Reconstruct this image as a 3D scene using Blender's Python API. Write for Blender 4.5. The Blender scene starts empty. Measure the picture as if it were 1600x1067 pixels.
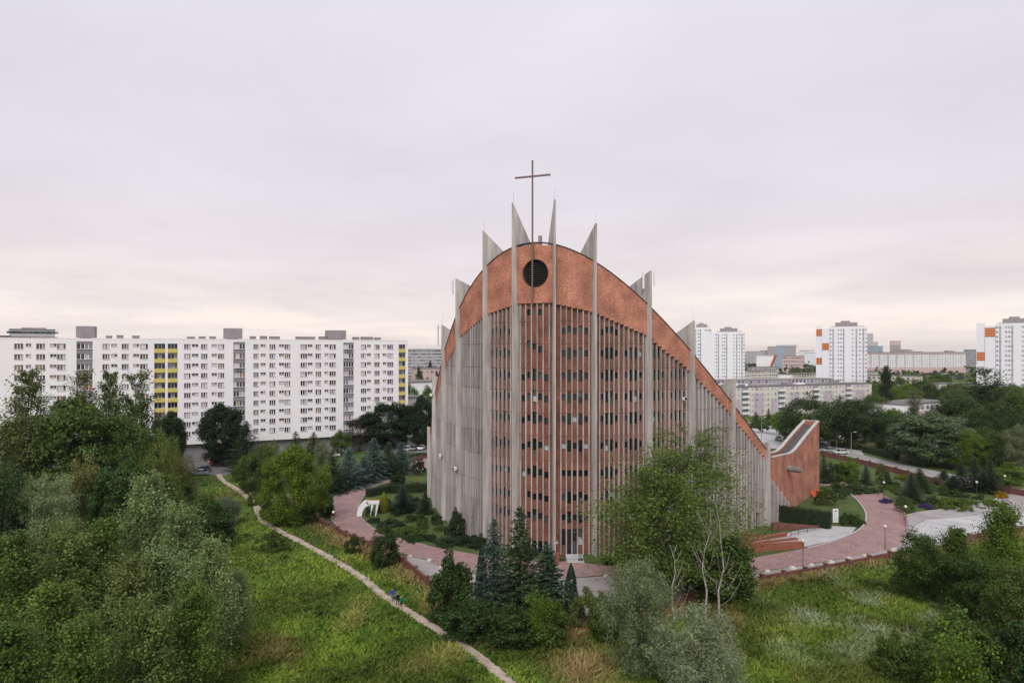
import bpy, bmesh, math, random
import numpy as np
from mathutils import Vector, Matrix
rnd = random.Random(7)
S = bpy.context.scene
COL = S.collection
R = math.radians
# ---------------------------------------------------------------- camera, world, sun, exposure
F, CAMH, HOR = 1067.0, 32.0, 547.0          # focal length and horizon of the 1600x1067 photograph
cd = bpy.data.cameras.new('camera'); cam = bpy.data.objects.new('camera', cd); COL.objects.link(cam)
cam.location = (0, 0, CAMH); cam.rotation_euler = (R(90), 0, 0)
cd.sensor_width = 36.0; cd.lens = 36.0 * F / 1600.0; cd.shift_y = 13.5 / 1600.0
cd.clip_start = 0.5; cd.clip_end = 20000
S.camera = cam
SUN_EL, SUN_AZ = R(46), R(189)               # azimuth clockwise from +Y: behind the camera
W = bpy.data.worlds.new('World'); S.world = W; W.use_nodes = True
nt = W.node_tree; N = nt.nodes; LK = nt.links
for n in list(N): N.remove(n)
def wn(t, **k):
    n = N.new(t)
    for a, b in k.items(): setattr(n, a, b)
    return n
tc = wn('ShaderNodeTexCoord'); sep = wn('ShaderNodeSeparateXYZ'); LK.new(tc.outputs['Generated'], sep.inputs[0])
sky = wn('ShaderNodeTexSky', sky_type='NISHITA', sun_disc=False, sun_elevation=SUN_EL, sun_rotation=SUN_AZ)
# layered overcast: the direction is projected on a cloud ceiling, so streaks flatten towards the horizon
zc = wn('ShaderNodeMath', operation='MAXIMUM'); LK.new(sep.outputs[2], zc.inputs[0]); zc.inputs[1].default_value = 0.0
za = wn('ShaderNodeMath', operation='ADD'); LK.new(zc.outputs[0], za.inputs[0]); za.inputs[1].default_value = 0.10
dx = wn('ShaderNodeMath', operation='DIVIDE'); LK.new(sep.outputs[0], dx.inputs[0]); LK.new(za.outputs[0], dx.inputs[1])
dy = wn('ShaderNodeMath', operation='DIVIDE'); LK.new(sep.outputs[1], dy.inputs[0]); LK.new(za.outputs[0], dy.inputs[1])
cmb = wn('ShaderNodeCombineXYZ'); LK.new(dx.outputs[0], cmb.inputs[0]); LK.new(dy.outputs[0], cmb.inputs[1])
nz = wn('ShaderNodeTexNoise'); nz.inputs['Scale'].default_value = 0.85; nz.inputs['Detail'].default_value = 5; nz.inputs['Roughness'].default_value = 0.5
LK.new(cmb.outputs[0], nz.inputs['Vector'])
nr = wn('ShaderNodeMapRange'); LK.new(nz.outputs['Fac'], nr.inputs[0])
for i, v in enumerate((0.3, 0.7, 0.905, 1.045)): nr.inputs[i + 1].default_value = v
nz2 = wn('ShaderNodeTexNoise'); nz2.inputs['Scale'].default_value = 0.55; nz2.inputs['Detail'].default_value = 6
mp2 = wn('ShaderNodeMapping'); mp2.inputs['Location'].default_value = (3.1, 7.7, 0); LK.new(cmb.outputs[0], mp2.inputs[0]); LK.new(mp2.outputs[0], nz2.inputs['Vector'])
cr = wn('ShaderNodeValToRGB'); LK.new(zc.outputs[0], cr.inputs[0])
el = cr.color_ramp.elements
el[0].position = 0.0; el[0].color = (0.85, 0.745, 0.69, 1)
el[1].position = 1.0; el[1].color = (0.76, 0.74, 0.78, 1)
for p, c in ((0.035, (0.83, 0.735, 0.705, 1)), (0.09, (0.75, 0.675, 0.685, 1)), (0.2, (0.71, 0.662, 0.70, 1)), (0.4, (0.73, 0.70, 0.745, 1))):
    e = el.new(p); e.color = c
# warm breaks in the low cloud
br = wn('ShaderNodeMapRange'); LK.new(nz2.outputs['Fac'], br.inputs[0])
for i, v in enumerate((0.48, 0.64, 0.0, 1.0)): br.inputs[i + 1].default_value = v
lowm = wn('ShaderNodeMapRange'); LK.new(zc.outputs[0], lowm.inputs[0])
for i, v in enumerate((0.03, 0.16, 1.0, 0.0)): lowm.inputs[i + 1].default_value = v
bm_ = wn('ShaderNodeMath', operation='MULTIPLY'); LK.new(br.outputs[0], bm_.inputs[0]); LK.new(lowm.outputs[0], bm_.inputs[1])
mulc = wn('ShaderNodeMix', data_type='RGBA', blend_type='MULTIPLY'); mulc.inputs[0].default_value = 1.0
LK.new(cr.outputs[0], mulc.inputs[6]); LK.new(nr.outputs[0], mulc.inputs[7])
mixb = wn('ShaderNodeMix', data_type='RGBA'); LK.new(bm_.outputs[0], mixb.inputs[0]); LK.new(mulc.outputs[2], mixb.inputs[6]); mixb.inputs[7].default_value = (0.93, 0.82, 0.745, 1)
sc10 = wn('ShaderNodeVectorMath', operation='SCALE'); LK.new(mixb.outputs[2], sc10.inputs[0]); sc10.inputs['Scale'].default_value = 10.0
mixs = wn('ShaderNodeMix', data_type='RGBA'); mixs.inputs[0].default_value = 0.93
LK.new(sky.outputs[0], mixs.inputs[6]); LK.new(sc10.outputs[0], mixs.inputs[7])
bg = wn('ShaderNodeBackground'); bg.inputs['Strength'].default_value = 0.0855
LK.new(mixs.outputs[2], bg.inputs[0]); wo = wn('ShaderNodeOutputWorld'); LK.new(bg.outputs[0], wo.inputs[0])
sd = bpy.data.lights.new('sun', 'SUN'); sun = bpy.data.objects.new('sun', sd); COL.objects.link(sun)
sd.energy = 1.5; sd.angle = R(25); sd.color = (1.0, 0.95, 0.9)
sdir = Vector((math.sin(SUN_AZ) * math.cos(SUN_EL), math.cos(SUN_AZ) * math.cos(SUN_EL), math.sin(SUN_EL)))
sun.rotation_euler = sdir.to_track_quat('Z', 'Y').to_euler(); sun.location = sdir * 300
S.view_settings.view_transform = 'Standard'; S.view_settings.look = 'None'
S.view_settings.exposure = 0.46; S.view_settings.gamma = 1.0; S.view_settings.use_curve_mapping = False
S.render.engine = 'CYCLES'
S.cycles.max_bounces = 5; S.cycles.diffuse_bounces = 3; S.cycles.transparent_max_bounces = 4; S.cycles.glossy_bounces = 2
S.cycles.use_denoising = True; S.cycles.caustics_reflective = False; S.cycles.caustics_refractive = False
# ---------------------------------------------------------------- helpers
def gp(px, py, z=0.0):
    "point of the horizontal plane z that the photograph shows at this pixel"
    y = (CAMH - z) * F / (py - HOR)
    return Vector(((px - 800) / F * y, y, z))
def at(px, y, py=None, z=None):
    return Vector(((px - 800) / F * y, y, (CAMH - (py - HOR) / F * y) if z is None else z))
def tag(o, label=None, cat=None, group=None, kind=None):
    if label: o['label'] = label
    if cat: o['category'] = cat
    if group: o['group'] = group
    if kind: o['kind'] = kind
    return o
def empty(name, loc=(0, 0, 0), rz=0, label=None, cat=None, group=None):
    o = bpy.data.objects.new(name, None); COL.objects.link(o); o.location = loc; o.rotation_euler = (0, 0, rz)
    o.empty_display_size = 0.3
    return tag(o, label, cat, group)
def link(name, me, parent=None, loc=(0, 0, 0), rz=0, color=None):
    o = bpy.data.objects.new(name, me); COL.objects.link(o)
    o.location = loc; o.rotation_euler = (0, 0, rz)
    if parent: o.parent = parent
    if color: o.color = (*color, 1)
    return o
def copy_tree(o, parent=None, loc=None, rz=None, scale=None):
    c = o.copy(); COL.objects.link(c); c.parent = parent
    if loc is not None: c.location = loc
    if rz is not None: c.rotation_euler = (0, 0, rz)
    if scale is not None: c.scale = scale
    for ch in o.children: copy_tree(ch, c)
    return c
class MB:
    def __init__(s): s.v = []; s.f = []; s.m = []; s.uv = None
    def quad(s, a, b, c, d, m=0):
        i = len(s.v); s.v += [tuple(a), tuple(b), tuple(c), tuple(d)]; s.f.append((i, i + 1, i + 2, i + 3)); s.m.append(m)
    def poly(s, pts, m=0):
        i = len(s.v); s.v += [tuple(p) for p in pts]; s.f.append(tuple(range(i, i + len(pts)))); s.m.append(m)
    def hexa(s, p, m=0):
        "eight points: bottom ring of four, top ring of four, both counter-clockwise"
        i = len(s.v); s.v += [tuple(q) for q in p]
        for f in ((3, 2, 1, 0), (4, 5, 6, 7), (0, 1, 5, 4), (1, 2, 6, 5), (2, 3, 7, 6), (3, 0, 4, 7)):
            s.f.append(tuple(i + k for k in f)); s.m.append(m)
    def box(s, x0, x1, y0, y1, z0, z1, m=0):
        s.hexa([(x0, y0, z0), (x1, y0, z0), (x1, y1, z0), (x0, y1, z0), (x0, y0, z1), (x1, y0, z1), (x1, y1, z1), (x0, y1, z1)], m)
    def prism(s, pts, z0, z1, m=0):
        n = len(pts); i = len(s.v)
        s.v += [(p[0], p[1], z0) for p in pts] + [(p[0], p[1], z1) for p in pts]
        s.f.append(tuple(i + k for k in reversed(range(n)))); s.f.append(tuple(i + n + k for k in range(n))); s.m += [m, m]
        for k in range(n):
            j = (k + 1) % n; s.f.append((i + k, i + j, i + n + j, i + n + k)); s.m.append(m)
    def tube(s, pts, rad, sides=6, m=0, cap=True):
        pts = [Vector(p) for p in pts]; rings = []
        for k, p in enumerate(pts):
            d = (pts[min(k + 1, len(pts) - 1)] - pts[max(k - 1, 0)]).normalized()
            u = d.cross(Vector((0, 0, 1)) if abs(d.z) < 0.95 else Vector((1, 0, 0))).normalized(); w = d.cross(u)
            r = rad[k] if isinstance(rad, (list, tuple)) else rad
            b = len(s.v)
            for q in range(sides):
                t = 2 * math.pi * q / sides
                s.v.append(tuple(p + (u * math.cos(t) + w * math.sin(t)) * r))
            rings.append(b)
        for a, b in zip(rings, rings[1:]):
            for q in range(sides):
                s.f.append((a + q, b + q, b + (q + 1) % sides, a + (q + 1) % sides)); s.m.append(m)
        if cap:
            s.f.append(tuple(rings[0] + q for q in range(sides))); s.m.append(m)
            s.f.append(tuple(rings[-1] + q for q in reversed(range(sides)))); s.m.append(m)
    def dome(s, c, rx, ry, rz, nu=10, nv=5, m=0, lo=0.0):
        base = len(s.v)
        for j in range(nv + 1):
            ph = lo + (math.pi / 2 - lo) * j / nv
            for i in range(nu):
                th = 2 * math.pi * i / nu
                s.v.append((c[0] + rx * math.cos(ph) * math.cos(th), c[1] + ry * math.cos(ph) * math.sin(th), c[2] + rz * math.sin(ph)))
        for j in range(nv):
            for i in range(nu):
                a = base + j * nu; s.f.append((a + i, a + (i + 1) % nu, a + nu + (i + 1) % nu, a + nu + i)); s.m.append(m)
    def mesh(s, name, mats, smooth=False, uvf=None):
        me = bpy.data.meshes.new(name); me.from_pydata(s.v, [], s.f)
        for mt in (mats if isinstance(mats, (list, tuple)) else [mats]): me.materials.append(mt)
        if any(s.m): me.polygons.foreach_set('material_index', s.m)
        if smooth: me.polygons.foreach_set('use_smooth', [True] * len(s.f))
        if uvf:
            uv = me.uv_layers.new(name='UVMap'); co = [uvf(s.v[l.vertex_index]) for l in me.loops]
            uv.data.foreach_set('uv', [c for p in co for c in p])
        me.update(); return me
    def build(s, name, mats, parent=None, loc=(0, 0, 0), rz=0, smooth=False, uvf=None, color=None):
        return link(name, s.mesh(name, mats, smooth, uvf), parent, loc, rz, color)
# ---------------------------------------------------------------- materials
def ramp_mat(name, stops, scale=1.0, rough=0.85, detail=4, bump=0.0, bscale=None, coord='Object', stretch=(1, 1, 1), island=0.0, spec=0.3, objtint=False, fine=0.0, fscale=8.0, bdist=0.05):
    m = bpy.data.materials.new(name); m.use_nodes = True; t = m.node_tree; b = t.nodes['Principled BSDF']
    b.inputs['Roughness'].default_value = rough; b.inputs['Specular IOR Level'].default_value = spec
    if coord == 'World':
        g = t.nodes.new('ShaderNodeNewGeometry'); src = g.outputs['Position']
    else:
        g = t.nodes.new('ShaderNodeTexCoord'); src = g.outputs[coord]
    mp = t.nodes.new('ShaderNodeMapping'); mp.inputs['Scale'].default_value = stretch; t.links.new(src, mp.inputs[0])
    n = t.nodes.new('ShaderNodeTexNoise'); n.inputs['Scale'].default_value = scale; n.inputs['Detail'].default_value = detail; n.inputs['Roughness'].default_value = 0.6
    t.links.new(mp.outputs[0], n.inputs['Vector'])
    fac = n.outputs['Fac']
    if fine:
        n2 = t.nodes.new('ShaderNodeTexNoise'); n2.inputs['Scale'].default_value = fscale; n2.inputs['Detail'].default_value = 3; t.links.new(mp.outputs[0], n2.inputs['Vector'])
        mx = t.nodes.new('ShaderNodeMath'); mx.operation = 'MULTIPLY_ADD'; mx.inputs[1].default_value = fine; mx.inputs[2].default_value = -fine / 2
        t.links.new(n2.outputs['Fac'], mx.inputs[0]); ad = t.nodes.new('ShaderNodeMath'); t.links.new(fac, ad.inputs[0]); t.links.new(mx.outputs[0], ad.inputs[1]); fac = ad.outputs[0]
    if island:
        gi = t.nodes.new('ShaderNodeNewGeometry'); mi = t.nodes.new('ShaderNodeMath'); mi.operation = 'MULTIPLY_ADD'; mi.inputs[1].default_value = island; mi.inputs[2].default_value = -island / 2
        t.links.new(gi.outputs['Random Per Island'], mi.inputs[0]); ad = t.nodes.new('ShaderNodeMath'); t.links.new(fac, ad.inputs[0]); t.links.new(mi.outputs[0], ad.inputs[1]); fac = ad.outputs[0]
    r = t.nodes.new('ShaderNodeValToRGB'); t.links.new(fac, r.inputs[0]); e = r.color_ramp.elements
    k = len(stops)
    for i, c in enumerate(stops):
        p = 0.28 + 0.44 * i / max(1, k - 1)
        if i == 0: e[0].position = p; e[0].color = (*c, 1)
        elif i == k - 1: e[len(e) - 1].position = p; e[len(e) - 1].color = (*c, 1)
        else: q = e.new(p); q.color = (*c, 1)
    out = r.outputs[0]
    if objtint:
        oi = t.nodes.new('ShaderNodeObjectInfo'); mm = t.nodes.new('ShaderNodeMix'); mm.data_type = 'RGBA'; mm.blend_type = 'MULTIPLY'; mm.inputs[0].default_value = 1
        t.links.new(out, mm.inputs[6]); t.links.new(oi.outputs['Color'], mm.inputs[7]); out = mm.outputs[2]
    t.links.new(out, b.inputs['Base Color'])
    if bump:
        bn = t.nodes.new('ShaderNodeTexNoise'); bn.inputs['Scale'].default_value = bscale or scale * 5; bn.inputs['Detail'].default_value = 4; t.links.new(mp.outputs[0], bn.inputs['Vector'])
        bp = t.nodes.new('ShaderNodeBump'); bp.inputs['Strength'].default_value = bump; bp.inputs['Distance'].default_value = bdist; t.links.new(bn.outputs['Fac'], bp.inputs['Height']); t.links.new(bp.outputs[0], b.inputs['Normal'])
    return m
def brick_mat(name, c1, c2, mortar, uv=True, bw=0.26, bh=0.085, scale=1.0, dark=(0.55, 1.15), off=0.5):
    m = bpy.data.materials.new(name); m.use_nodes = True; t = m.node_tree; b = t.nodes['Principled BSDF']; b.inputs['Roughness'].default_value = 0.9; b.inputs['Specular IOR Level'].default_value = 0.2
    if uv: g = t.nodes.new('ShaderNodeUVMap'); src = g.outputs[0]
    else: g = t.nodes.new('ShaderNodeNewGeometry'); src = g.outputs['Position']
    k = t.nodes.new('ShaderNodeTexBrick'); k.inputs['Scale'].default_value = scale; k.inputs['Brick Width'].default_value = bw; k.inputs['Row Height'].default_value = bh; k.inputs['Mortar Size'].default_value = 0.008; k.offset = off
    k.inputs['Color1'].default_value = (*c1, 1); k.inputs['Color2'].default_value = (*c2, 1); k.inputs['Mortar'].default_value = (*mortar, 1); t.links.new(src, k.inputs['Vector'])
    out = k.outputs[0]
    for sc, lo, hi, st in ((0.35, dark[0] + 0.25, dark[1], (1, 1, 1)), (2.2, 0.74, 1.26, (1, 2.2, 1)), (5.5, 0.70, 1.3, (1, 2.5, 1))):
        n = t.nodes.new('ShaderNodeTexNoise'); n.inputs['Scale'].default_value = sc; n.inputs['Detail'].default_value = 3
        mp = t.nodes.new('ShaderNodeMapping'); mp.inputs['Scale'].default_value = st; t.links.new(src, mp.inputs[0]); t.links.new(mp.outputs[0], n.inputs['Vector'])
        r = t.nodes.new('ShaderNodeMapRange'); t.links.new(n.outputs['Fac'], r.inputs[0])
        for i, v in enumerate((0.3, 0.7, lo, hi)): r.inputs[i + 1].default_value = v
        mm = t.nodes.new('ShaderNodeMix'); mm.data_type = 'RGBA'; mm.blend_type = 'MULTIPLY'; mm.inputs[0].default_value = 1; t.links.new(out, mm.inputs[6]); t.links.new(r.outputs[0], mm.inputs[7]); out = mm.outputs[2]
    t.links.new(out, b.inputs['Base Color'])
    bp = t.nodes.new('ShaderNodeBump'); bp.inputs['Strength'].default_value = 0.4; bp.inputs['Distance'].default_value = 0.02; t.links.new(k.outputs['Fac'], bp.inputs['Height']); bp.invert = True; t.links.new(bp.outputs[0], b.inputs['Normal'])
    return m
def flat(name, c, rough=0.6, metal=0.0, spec=0.4, coat=0.0):
    m = bpy.data.materials.new(name); m.use_nodes = True; b = m.node_tree.nodes['Principled BSDF']
    b.inputs['Base Color'].default_value = (*c, 1); b.inputs['Roughness'].default_value = rough; b.inputs['Metallic'].default_value = metal; b.inputs['Specular IOR Level'].default_value = spec; b.inputs['Coat Weight'].default_value = coat
    return m
def paint_mat(name, rough=0.3):
    m = flat(name, (1, 1, 1), rough, 0, 0.5, 0.6); t = m.node_tree; oi = t.nodes.new('ShaderNodeObjectInfo'); t.links.new(oi.outputs['Color'], t.nodes['Principled BSDF'].inputs['Base Color']); return m
def pane_mat(name, stops, rough=0.08):
    "window glass over whatever hangs behind it: a random curtain, a dark room or a painted sky reflection for each pane"
    m = flat(name, (0.03, 0.03, 0.04), rough, 0, 0.5); t = m.node_tree
    g = t.nodes.new('ShaderNodeNewGeometry'); oi = t.nodes.new('ShaderNodeObjectInfo')
    ad = t.nodes.new('ShaderNodeMath'); t.links.new(g.outputs['Random Per Island'], ad.inputs[0]); t.links.new(oi.outputs['Random'], ad.inputs[1])
    fr = t.nodes.new('ShaderNodeMath'); fr.operation = 'FRACT'; t.links.new(ad.outputs[0], fr.inputs[0])
    r = t.nodes.new('ShaderNodeValToRGB'); r.color_ramp.interpolation = 'CONSTANT'; e = r.color_ramp.elements
    for i, (p, c) in enumerate(stops):
        q = e[i] if i < 2 else e.new(p)
        q.position = p; q.color = (*c, 1)
    t.links.new(fr.outputs[0], r.inputs[0]); t.links.new(r.outputs[0], t.nodes['Principled BSDF'].inputs['Base Color']); return m
def leaf_mat(name, var=0.5, trans=0.38):
    m = bpy.data.materials.new(name); m.use_nodes = True; t = m.node_tree; b = t.nodes['Principled BSDF']; b.inputs['Roughness'].default_value = 0.5; b.inputs['Specular IOR Level'].default_value = 0.22
    oi = t.nodes.new('ShaderNodeObjectInfo'); g = t.nodes.new('ShaderNodeNewGeometry')
    r = t.nodes.new('ShaderNodeMapRange'); t.links.new(g.outputs['Random Per Island'], r.inputs[0]); r.inputs[3].default_value = 1 - var; r.inputs[4].default_value = 1 + var
    tcx = t.nodes.new('ShaderNodeTexCoord'); n = t.nodes.new('ShaderNodeTexNoise'); n.inputs['Scale'].default_value = 0.5; t.links.new(tcx.outputs['Object'], n.inputs['Vector'])
    r2 = t.nodes.new('ShaderNodeMapRange'); t.links.new(n.outputs['Fac'], r2.inputs[0])
    for i, v in enumerate((0.3, 0.7, 0.78, 1.22)): r2.inputs[i + 1].default_value = v
    mu = t.nodes.new('ShaderNodeMath'); mu.operation = 'MULTIPLY'; t.links.new(r.outputs[0], mu.inputs[0]); t.links.new(r2.outputs[0], mu.inputs[1])
    hs = t.nodes.new('ShaderNodeHueSaturation'); hs.inputs['Saturation'].default_value = 1.12; t.links.new(oi.outputs['Color'], hs.inputs['Color']); t.links.new(mu.outputs[0], hs.inputs['Value'])
    rh = t.nodes.new('ShaderNodeMapRange'); t.links.new(oi.outputs['Random'], rh.inputs[0]); rh.inputs[3].default_value = 0.488; rh.inputs[4].default_value = 0.512; t.links.new(rh.outputs[0], hs.inputs['Hue'])
    t.links.new(hs.outputs[0], b.inputs['Base Color'])
    tr = t.nodes.new('ShaderNodeBsdfTranslucent'); t.links.new(hs.outputs[0], tr.inputs[0]); mx = t.nodes.new('ShaderNodeMixShader'); mx.inputs[0].default_value = trans
    t.links.new(b.outputs[0], mx.inputs[1]); t.links.new(tr.outputs[0], mx.inputs[2]); t.links.new(mx.outputs[0], t.nodes['Material Output'].inputs[0])
    return m
M = {}
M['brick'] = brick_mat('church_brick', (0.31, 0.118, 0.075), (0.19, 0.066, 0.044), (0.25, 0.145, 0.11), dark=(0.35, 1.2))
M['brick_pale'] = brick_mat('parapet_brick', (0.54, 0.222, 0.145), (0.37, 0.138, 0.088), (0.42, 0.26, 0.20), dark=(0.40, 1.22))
M['brickw'] = brick_mat('wall_brick', (0.19, 0.075, 0.06), (0.14, 0.05, 0.042), (0.2, 0.13, 0.11), uv=False)
M['ramp_brick'] = ramp_mat('ramp_brick', [(0.22, 0.08, 0.052), (0.31, 0.115, 0.075)], 2.0, 0.85, island=0.2)
M['concrete'] = ramp_mat('ribbed_concrete', [(0.22, 0.198, 0.188), (0.37, 0.338, 0.322), (0.50, 0.46, 0.44)], 0.8, 0.9, 6, 0.3, 12, stretch=(1, 1, 0.10), fine=0.35, fscale=4, island=0.16, spec=0.2, coord='World')
M['fin'] = ramp_mat('fin_concrete', [(0.24, 0.218, 0.205), (0.43, 0.40, 0.38), (0.58, 0.55, 0.53)], 1.1, 0.85, 6, 0.35, 9, stretch=(1, 1, 0.10), spec=0.2, coord='World', fine=0.35, fscale=3)
M['spout'] = ramp_mat('stained_pipe', [(0.12, 0.105, 0.095), (0.26, 0.235, 0.215)], 1.2, 0.9)
M['coping'] = flat('dark_coping', (0.045, 0.03, 0.028), 0.5)
M['roof'] = ramp_mat('roof_felt', [(0.07, 0.07, 0.075), (0.12, 0.12, 0.125)], 0.8, 0.9)
M['glass'] = pane_mat('church_glass', [(0, (0.012, 0.014, 0.016)), (0.5, (0.02, 0.022, 0.025)), (0.88, (0.09, 0.09, 0.09)), (0.965, (0.5, 0.5, 0.51))], 0.12)  # paler stops: sky reflections painted into the panes, and whitish lower panels
M['dark'] = flat('dark_interior', (0.01, 0.01, 0.011), 0.9, spec=0.1)
M['vent'] = flat('dark_vent', (0.025, 0.022, 0.02), 0.6)
M['steel'] = flat('brown_steel', (0.17, 0.115, 0.10), 0.5, 0.2)
M['white'] = flat('white_paint', (0.8, 0.8, 0.82), 0.5)
M['white_wall'] = ramp_mat('white_render', [(0.80, 0.775, 0.80), (0.87, 0.85, 0.875)], 0.12, 0.9, 5, fine=0.2, fscale=0.8, spec=0.2)
M['grey_wall'] = ramp_mat('grey_panel', [(0.22, 0.22, 0.25), (0.27, 0.27, 0.30)], 0.4, 0.9)
M['base_wall'] = ramp_mat('grey_base', [(0.17, 0.165, 0.18), (0.24, 0.235, 0.25)], 0.5, 0.9)
M['yellow'] = flat('yellow_panel', (0.60, 0.50, 0.13), 0.7)
M['roof_grey'] = ramp_mat('roof_grey', [(0.16, 0.155, 0.16), (0.22, 0.21, 0.22)], 0.3, 0.9)
M['tar'] = ramp_mat('roof_tar', [(0.13, 0.12, 0.12), (0.2, 0.19, 0.185)], 0.1, 0.9)
M['metal_grey'] = ramp_mat('housing_metal', [(0.27, 0.24, 0.26), (0.33, 0.30, 0.31)], 0.5, 0.7)
M['frame'] = flat('window_frame', (0.75, 0.74, 0.76), 0.5)
M['pane'] = pane_mat('flat_panes', [(0, (0.03, 0.03, 0.04)), (0.22, (0.10, 0.09, 0.11)), (0.38, (0.22, 0.20, 0.24)), (0.5, (0.42, 0.40, 0.46)), (0.66, (0.05, 0.045, 0.06)), (0.78, (0.55, 0.52, 0.56)), (0.9, (0.30, 0.16, 0.10)), (0.94, (0.3, 0.25, 0.1)), (0.97, (0.12, 0.07, 0.05))], 0.15)
M['cream'] = ramp_mat('cream_render', [(0.64, 0.60, 0.52), (0.72, 0.68, 0.60)], 0.2, 0.9)
M['mauve'] = ramp_mat('mauve_render', [(0.50, 0.40, 0.47), (0.56, 0.46, 0.52)], 0.2, 0.9)
M['pink'] = ramp_mat('pink_render', [(0.56, 0.40, 0.385), (0.62, 0.46, 0.44)], 0.2, 0.9)
M['mint'] = flat('mint_render', (0.42, 0.58, 0.42), 0.9)
M['tower_white'] = ramp_mat('tower_render', [(0.80, 0.80, 0.86), (0.86, 0.86, 0.91)], 0.05, 0.9)
M['farwin'] = ramp_mat('far_windows', [(0.10, 0.105, 0.125), (0.32, 0.32, 0.36)], 0.3, 0.3, island=1.2)
M['towerwin'] = ramp_mat('tower_windows', [(0.26, 0.265, 0.30), (0.46, 0.46, 0.50)], 0.3, 0.3, island=1.2)
M['orange'] = flat('orange_panel', (0.74, 0.31, 0.11), 0.7)
M['orange_dark'] = flat('red_brown_panel', (0.42, 0.075, 0.04), 0.7)
M['glassblue'] = flat('blue_glass', (0.30, 0.38, 0.47), 0.3)
M['fargrey'] = ramp_mat('far_grey', [(0.42, 0.41, 0.45), (0.52, 0.50, 0.54)], 0.05, 0.9)
M['farbrown'] = ramp_mat('far_brown', [(0.38, 0.31, 0.32), (0.46, 0.38, 0.38)], 0.05, 0.9)
M['ground'] = ramp_mat('ground_soil', [(0.035, 0.070, 0.012), (0.065, 0.115, 0.020), (0.12, 0.145, 0.035)], 0.06, 0.95, 8, 0.6, 2.0, coord='World', fine=0.35, fscale=1.2)
M['lawn'] = ramp_mat('mown_lawn', [(0.035, 0.062, 0.014), (0.062, 0.095, 0.022), (0.10, 0.12, 0.035)], 0.25, 0.95, 6, 0.5, 6, coord='World', fine=0.4, fscale=4)
M['drylawn'] = ramp_mat('dry_lawn', [(0.10, 0.11, 0.035), (0.17, 0.155, 0.06), (0.22, 0.19, 0.08)], 0.25, 0.95, 6, 0.5, 6, coord='World', fine=0.4, fscale=3)
M['paver'] = brick_mat('red_pavers', (0.35, 0.232, 0.225), (0.275, 0.172, 0.165), (0.24, 0.175, 0.17), uv=False, bw=0.4, bh=0.2, dark=(0.60, 1.1))
M['grey_pave'] = ramp_mat('grey_paving', [(0.22, 0.205, 0.205), (0.31, 0.29, 0.29), (0.37, 0.35, 0.35)], 0.25, 0.9, 6, 0.2, 5, coord='World', fine=0.3, fscale=2.5)
M['pale_pave'] = ramp_mat('pale_paving', [(0.31, 0.31, 0.32), (0.42, 0.42, 0.43), (0.50, 0.50, 0.51)], 0.3, 0.85, 6, 0.2, 6, coord='World', fine=0.35, fscale=3)
M['asphalt'] = ramp_mat('asphalt', [(0.13, 0.125, 0.13), (0.19, 0.18, 0.185)], 0.2, 0.9, 6, 0.2, 6, coord='World', fine=0.3, fscale=3)
M['dirt'] = ramp_mat('trodden_dirt', [(0.27, 0.215, 0.17), (0.40, 0.33, 0.275), (0.50, 0.43, 0.37)], 0.5, 0.95, 6, 0.4, 6, coord='World', fine=0.35, fscale=3)
M['kerb'] = ramp_mat('kerb_stone', [(0.38, 0.36, 0.35), (0.5, 0.48, 0.47)], 1.5, 0.9)
M['stone'] = ramp_mat('pale_stone', [(0.42, 0.38, 0.35), (0.6, 0.56, 0.52)], 2.0, 0.9, bump=0.4)
M['leaf'] = leaf_mat('leaves'); M['needle'] = leaf_mat('needles', 0.4, 0.08)
M['bark'] = ramp_mat('bark', [(0.06, 0.05, 0.04), (0.13, 0.11, 0.09)], 3, 0.95, 5, 0.5, 12)
M['birch'] = ramp_mat('birch_bark', [(0.08, 0.07, 0.06), (0.34, 0.31, 0.28), (0.52, 0.48, 0.44)], 2.5, 0.85, 5, stretch=(1, 1, 0.6))
M['hedge'] = ramp_mat('hedge_core', [(0.012, 0.022, 0.008), (0.03, 0.05, 0.016)], 3, 0.95, 5, 0.8, 8)
M['paint'] = paint_mat('car_paint'); M['cloth'] = paint_mat('cloth', 0.9)
M['carglass'] = flat('car_glass', (0.015, 0.018, 0.02), 0.05, spec=0.6); M['tyre'] = flat('tyre', (0.015, 0.015, 0.016), 0.8); M['rim'] = flat('rim', (0.5, 0.5, 0.52), 0.35, 0.8)
M['lamp_glass'] = flat('lamp_globe', (0.72, 0.68, 0.6), 0.4); M['pole'] = flat('lamp_pole', (0.10, 0.07, 0.06), 0.5, 0.3); M['red_lamp'] = flat('red_lens', (0.5, 0.02, 0.015), 0.2)
M['skin'] = flat('skin', (0.50, 0.30, 0.22), 0.6); M['hair'] = flat('hair', (0.03, 0.02, 0.015), 0.7); M['fair_hair'] = flat('fair_hair', (0.30, 0.2, 0.1), 0.7)
M['wood'] = flat('brown_wood', (0.09, 0.05, 0.035), 0.8); M['signal_orange'] = flat('signal_orange', (0.75, 0.10, 0.03), 0.7)
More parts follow.
